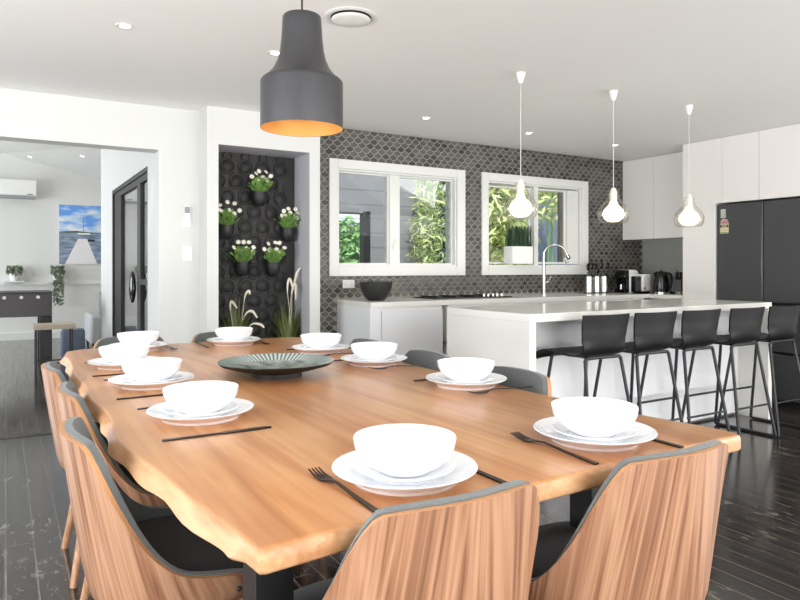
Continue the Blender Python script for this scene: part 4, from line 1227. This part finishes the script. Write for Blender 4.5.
t = thing('toaster', 'brushed steel toaster right of the black kettle', 'toaster', (6.08, 4.58, BH))
MB().box(.0, 0, .015, .19, .14, .19).build('body', 'grey_plastic', t, bevel=.015)
MB().box(.01, .01, 0, .18, .13, .0148).build('base', 'black_gloss', t, smooth=False)
MB().box(.02, .03, .1902, .17, .05, .192).box(.02, .09, .1902, .17, .11, .192).build('bread_slot', 'ink', t, smooth=False)
t = thing('espresso_machine', 'black espresso machine half hidden behind the pantry cabinet', 'coffee machine', (5.93, 4.385, BH))
MB().box(.0, .0, .0, .16, .055, .03).build('drip_tray', 'steel', t, bevel=.003)
MB().box(.09, .0, .031, .22, .055, .22).build('body', 'black_gloss', t, bevel=.01)
MB().box(.0, .0, .15, .088, .055, .23).build('brew_head', 'black_gloss', t, bevel=.01)
MB().tube([(.02, .03, .225), (-.02, .03, .26)], .006, 8).build('lever', 'steel', t)
t = thing('potted_grass', 'green upright grass in a square white pot on the window sill', 'plant', (4.50, 5.165, 1.2285))
MB().box(-.135, -.02, 0, .135, .12, .175).build('pot', 'white_plastic', t, bevel=.004)
gb_ = MB()
for _ in range(520):
    x = random.uniform(-.125, .125); y = random.uniform(-.01, .11); h = random.uniform(.15, .225); w = .0028
    dx, dy = random.uniform(-.012, .012), random.uniform(-.012, .012); a = random.uniform(0, pi)
    gb_.add([(x - w * cos(a), y - w * sin(a), .17), (x + w * cos(a), y + w * sin(a), .17), (x + dx + w * .6 * cos(a), y + dy + w * .6 * sin(a), .17 + h), (x + dx - w * .6 * cos(a), y + dy - w * .6 * sin(a), .17 + h)], [(0, 1, 2, 3)])
gb_.build('grass_blades', 'leaf_dark', t, smooth=False, fix=False)
MB().box(-.13, -.015, .1752, .13, .115, .177).build('soil', 'soil', t, smooth=False)

# ------------------------------------------------------------------ lounge
t = thing('air_conditioner', 'white split system air conditioner high on the lounge wall', 'air conditioner', (-.05, 12.6, 2.32))
acb = MB().box(-.5, -.22, 0.03, .5, -.001, .30).build('body', 'white_plastic', t, bevel=.02)
MB().box(-.47, -.222, -.01, .47, -.06, .029).build('louvre_flap', 'grey_plastic', t, bevel=.004)
MB().box(.36, -.2215, .045, .44, -.2202, .07).build('display', 'grey_plastic', acb, smooth=False)
t = thing('wall_picture', 'canvas print of a white jetty and yacht on blue water', 'picture', (1.15, 12.6, 1.25))
MB().box(-.37, -.035, 0, .45, -.001, 1.0).build('canvas', 'white_plastic', t, smooth=False)
def flat(poly, y, m, name='picture_print'):
    b = MB(); n = len(poly)
    b.v = [(x, y, z) for x, z in poly] + [(x, y + .0006, z) for x, z in poly]
    b.f = [tuple(range(n)), tuple(n + i for i in reversed(range(n)))] + [(i, i + n, (i + 1) % n + n, (i + 1) % n) for i in range(n)]
    b.m = [0] * len(b.f)
    return b.build(name, m, t, smooth=False)
flat([(-.37, .53), (.45, .53), (.45, 1.0), (-.37, 1.0)], -.0362, 'pic_sky', 'sky_print')
flat([(-.37, 0), (.45, 0), (.45, .53), (-.37, .53)], -.0362, 'pic_water', 'water_print')
flat([(-.37, .53), (.45, .53), (.45, .535), (.2, .542), (.05, .548), (-.1, .565), (-.2, .56), (-.37, .545)], -.037, 'pic_land', 'headland_print')
flat([(-.28, 0), (.22, 0), (.06, .43), (-.08, .43)], -.0372, 'pic_jetty', 'jetty_print')
flat([(.25, 0), (.45, 0), (.45, .10), (.35, .09)], -.0372, 'pic_rock', 'rock_print')
flat([(-.09, .505), (.12, .505), (.10, .53), (-.08, .53)], -.0378, 'petal', 'yacht_hull_print')
flat([(.0, .53), (.006, .53), (.006, .76), (.0, .76)], -.0378, 'ink', 'yacht_mast_print')
flat([(.07, .385), (.18, .385), (.18, .42), (.07, .42)], -.0378, 'black_metal', 'dinghy_print')
t = thing('football_table', 'black football table with white rod grips in the lounge', 'game table', (-.25, 9.1, 0))
MB().box(-.75, 0, .60, .74, .75, .88).build('cabinet', mat('dark_plum_laminate', srgb(46, 36, 42), .35), t, bevel=.004)
MB().box(-.76, -.01, .8805, .75, .76, .895).build('rim', 'black_metal', t, smooth=False)
for x in (-.74, .61):
    for y in (.01, .62):
        MB().box(x, y, 0, x + .13, y + .12, .5995).build('leg', 'black_metal', t, bevel=.004)
for k in range(8):
    x = -.62 + k * .172
    rd = MB().tube([(x, -.001, .84), (x, -.10, .84)], .007, 8).build('rod', 'steel', t)
    MB().tube([(x, -.10, .84), (x, -.17, .84)], [.017, .02], 12).build('grip', 'petal', rd)
ring = MB(); ring.tube([(-.02 + .09 * (abs(cos(a)) ** .6) * (1 if cos(a) > 0 else -1) + .0, -.006, .66 + .035 * (abs(sin(a)) ** .6) * (1 if sin(a) > 0 else -1)) for a in [2 * pi * i / 24 for i in range(24)]], .006, 8, closed=True)
ring.build('ball_return', 'petal', t)
t = thing('side_table', 'low table with pale wooden top and thin black legs in the lounge', 'table', (.28, 8.45, 0))
MB().box(-.01, 0, .49, .42, .32, .545).build('tabletop', 'pale_wood', t, bevel=.004)
for x, y in ((.01, .01), (.372, .01), (.01, .292), (.372, .292)):
    MB().box(x, y, 0, x + .018, y + .018, .4898).build('leg', 'black_metal', t, smooth=False)
MB().box(.03, .012, .10, .37, .026, .115).box(.03, .294, .10, .37, .308, .115).build('stretcher', 'black_metal', t, smooth=False)
t = thing('armchair', 'light grey upholstered armchair in the far corner of the lounge', 'armchair', (1.60, 10.9, 0))
MB().box(-.55, -.4, .08, -.38, .45, .50).build('armrest', 'sofa', t, bevel=.04)
MB().box(.38, -.4, .08, .55, .45, .50).build('armrest', 'sofa', t, bevel=.04)
MB().box(-.379, -.4, .08, .379, .30, .42).build('seat', 'sofa', t, bevel=.04)
MB().box(-.37, .30, .10, .37, .50, .66).build('backrest', 'sofa', t, bevel=.05)
for x in (-.5, .5):
    for y in (-.35, .42): MB().tube([(x, y, .085), (x, y, 0)], [.02, .014], 8).build('leg', 'black_metal', t)
c = MB(); c.box(-.2, -.06, -.2, .2, .06, .2)
o = c.build('cushion', 'cushion', loc=(1.40, 11.02, .625), bevel=.05); o.rotation_euler = (-.25, 0, 0)
tag(o, 'mid grey cushion leaning on the lounge armchair', 'cushion')
o = MB().lathe([(0, 0), (.13, 0), (.15, .03), (.15, .33), (.13, .37), (0, .38)], 24).build('footstool', 'blue_cloth', loc=(.78, 9.9, 0))
tag(o, 'small slate blue round footstool behind the low lounge table', 'footstool')
def trailing(label, x, y, z, n, drop, seed):
    rn = random.Random(seed)
    t = thing('trailing_plant', label, 'plant', (x, y, z))
    MB().lathe([(0, 0), (.05, 0), (.075, .05), (.08, .13), (.074, .13), (0, .11)], 20).build('pot', 'white_plastic', t)
    b = MB()
    for _ in range(n):
        a = rn.uniform(0, 2 * pi); r = rn.uniform(0, .11)
        p = Vector((r * cos(a), r * sin(a) - .02, .10 + rn.uniform(0, .14)))
        if drop and rn.random() < .55: p = Vector((rn.uniform(-.07, .07), -.10, .1 - rn.uniform(0, drop)))
        d1 = Vector((rn.uniform(-1, 1), rn.uniform(-1, 1), rn.uniform(-1, 1))).normalized() * .035; d2 = d1.cross(Vector((rn.uniform(-1, 1), 1, .3))).normalized() * .018
        b.add([p - d1, p + d2, p + d1, p - d2], [(0, 1, 2, 3)])
    b.build('foliage', 'leaf_grey' , t, smooth=False, fix=False)
    return t
def shelf(x, z, lab):
    o = MB().box(-.14, -.2, -.02, .14, -.001, 0).build('wall_shelf', 'trim', loc=(x, 12.575 if z < .95 else 12.6, z), smooth=False)
    tag(o, lab, 'shelf')
shelf(.13, .97, 'small white shelf under the bushy lounge plant'); trailing('bushy grey green plant on the lounge wall behind the football table', .13, 12.49, .97, 170, 0, 1)
shelf(.76, .97, 'small white shelf under the trailing lounge plant'); trailing('trailing grey green plant beside the jetty picture', .76, 12.49, .97, 300, .50, 2)
# side room seen through the sliding door
t = thing('sideboard', 'grey sideboard with white top seen through the sliding door glass', 'cabinet', (2.29, 8.0, 0))
MB().box(-.45, -.5, .0, -.002, 1.3, .62).build('body', 'grey_plastic', t, smooth=False)
MB().box(-.47, -.52, .621, -.002, 1.32, .68).build('top', 'trim', t, smooth=False)
for k in range(3): MB().box(-.464, -.49 + k * .6, .08, -.4505, .08 + k * .6, .60).build('drawer', 'far_wall', t, bevel=.002)
t = thing('ornament_screen', 'black screen with white ring ornaments behind the sliding door', 'ornament', (2.27, 8.4, .69))
MB().box(-.03, -.9, 0, -.002, .9, .50).build('backing', 'black_metal', t, smooth=False)
for k in range(8):
    r_ = MB(); r_.tube([(-.035, -.7 + k * .2 + .06 * cos(a), .25 + (.12 if k % 2 else -.12) + .05 * sin(a)) for a in [2 * pi * i / 20 for i in range(20)]], .008, 6, closed=True)
    r_.build('ring', 'trim', t)

# ------------------------------------------------------------------ light
w = bpy.data.worlds.new('world'); SC.world = w; w.use_nodes = True
bg = w.node_tree.nodes['Background']; bg.inputs[0].default_value = (.86, .93, 1.0, 1); bg.inputs[1].default_value = 1.6
def area(name, loc, rot, sx, sy, e, col=(1, 1, 1)):
    l = bpy.data.lights.new(name, 'AREA'); l.shape = 'RECTANGLE'; l.size = sx; l.size_y = sy; l.energy = e; l.color = col
    o = bpy.data.objects.new(name, l); COL.objects.link(o); o.location = loc; o.rotation_euler = rot; return o
area('daylight_front_doors', (2.0, YF - .3, 1.2), (radians(90), 0, 0), 7.0, 2.2, 165, (1, .97, .94))       # faces +Y
area('ceiling_fill_front', (2.0, YF - .5, .15), (radians(128), 0, 0), 7.0, .9, 400, (1, .97, .93))              # added fill lamp aimed upward to brighten the ceiling
area('daylight_left_windows', (XL - .3, 1.1, 1.25), (radians(90), 0, radians(-90)), 5.6, 1.9, 130, (.97, .99, 1))  # faces +X
area('ceiling_fill_left', (XL - .4, 1.1, .35), (radians(125), 0, radians(-90)), 5.6, .6, 160, (.98, .99, 1))  # second added upward fill, from the left, for the ceiling
area('side_fill_right', (XR + .3, -.6, 1.3), (radians(100), 0, radians(90)), 3.6, 1.8, 130, (1, .98, .95))  # added side fill behind the invented right window, faces -X
area('lounge_fill_left', (-3.6, 10.0, 1.5), (radians(90), 0, radians(-90)), 3.2, 2.0, 185, (.97, .99, 1))  # added lamp lighting the lounge through unseen openings on its left
area('side_room_fill', (1.7, 5.6, 2.3), (0, 0, 0), .5, .3, 45, (1, .95, .85))  # added fill inside the closed side room, brightens the view through the door
s = bpy.data.lights.new('sun', 'SUN'); s.energy = 6.0; s.angle = radians(2); s.color = (1, .95, .86)
so = bpy.data.objects.new('sun', s); COL.objects.link(so)
so.rotation_euler = Vector((.35, .75, -1.25)).to_track_quat('-Z', 'Y').to_euler()

# ------------------------------------------------------------------ camera
cam = bpy.data.cameras.new('camera'); co = bpy.data.objects.new('camera', cam); COL.objects.link(co)
cam.sensor_fit = 'HORIZONTAL'; cam.sensor_width = 36; cam.lens = 665.0 / 800 * 36
cam.shift_y = -(300 - 267.5) / 800
co.location = (0, 0, 1.19); co.rotation_euler = (radians(90), 0, radians(-30.7))
cam.clip_start = .02
SC.camera = co
SC.view_settings.view_transform = 'Standard'; SC.view_settings.look = 'None'; SC.view_settings.gamma = 1.0
SC.view_settings.exposure = 0.0
SC.view_settings.use_curve_mapping = False
cy = SC.cycles
cy.max_bounces = 10; cy.diffuse_bounces = 6; cy.glossy_bounces = 4; cy.transparent_max_bounces = 24
cy.use_denoising = True; cy.sample_clamp_indirect = 6.0; cy.caustics_reflective = False; cy.caustics_refractive = False
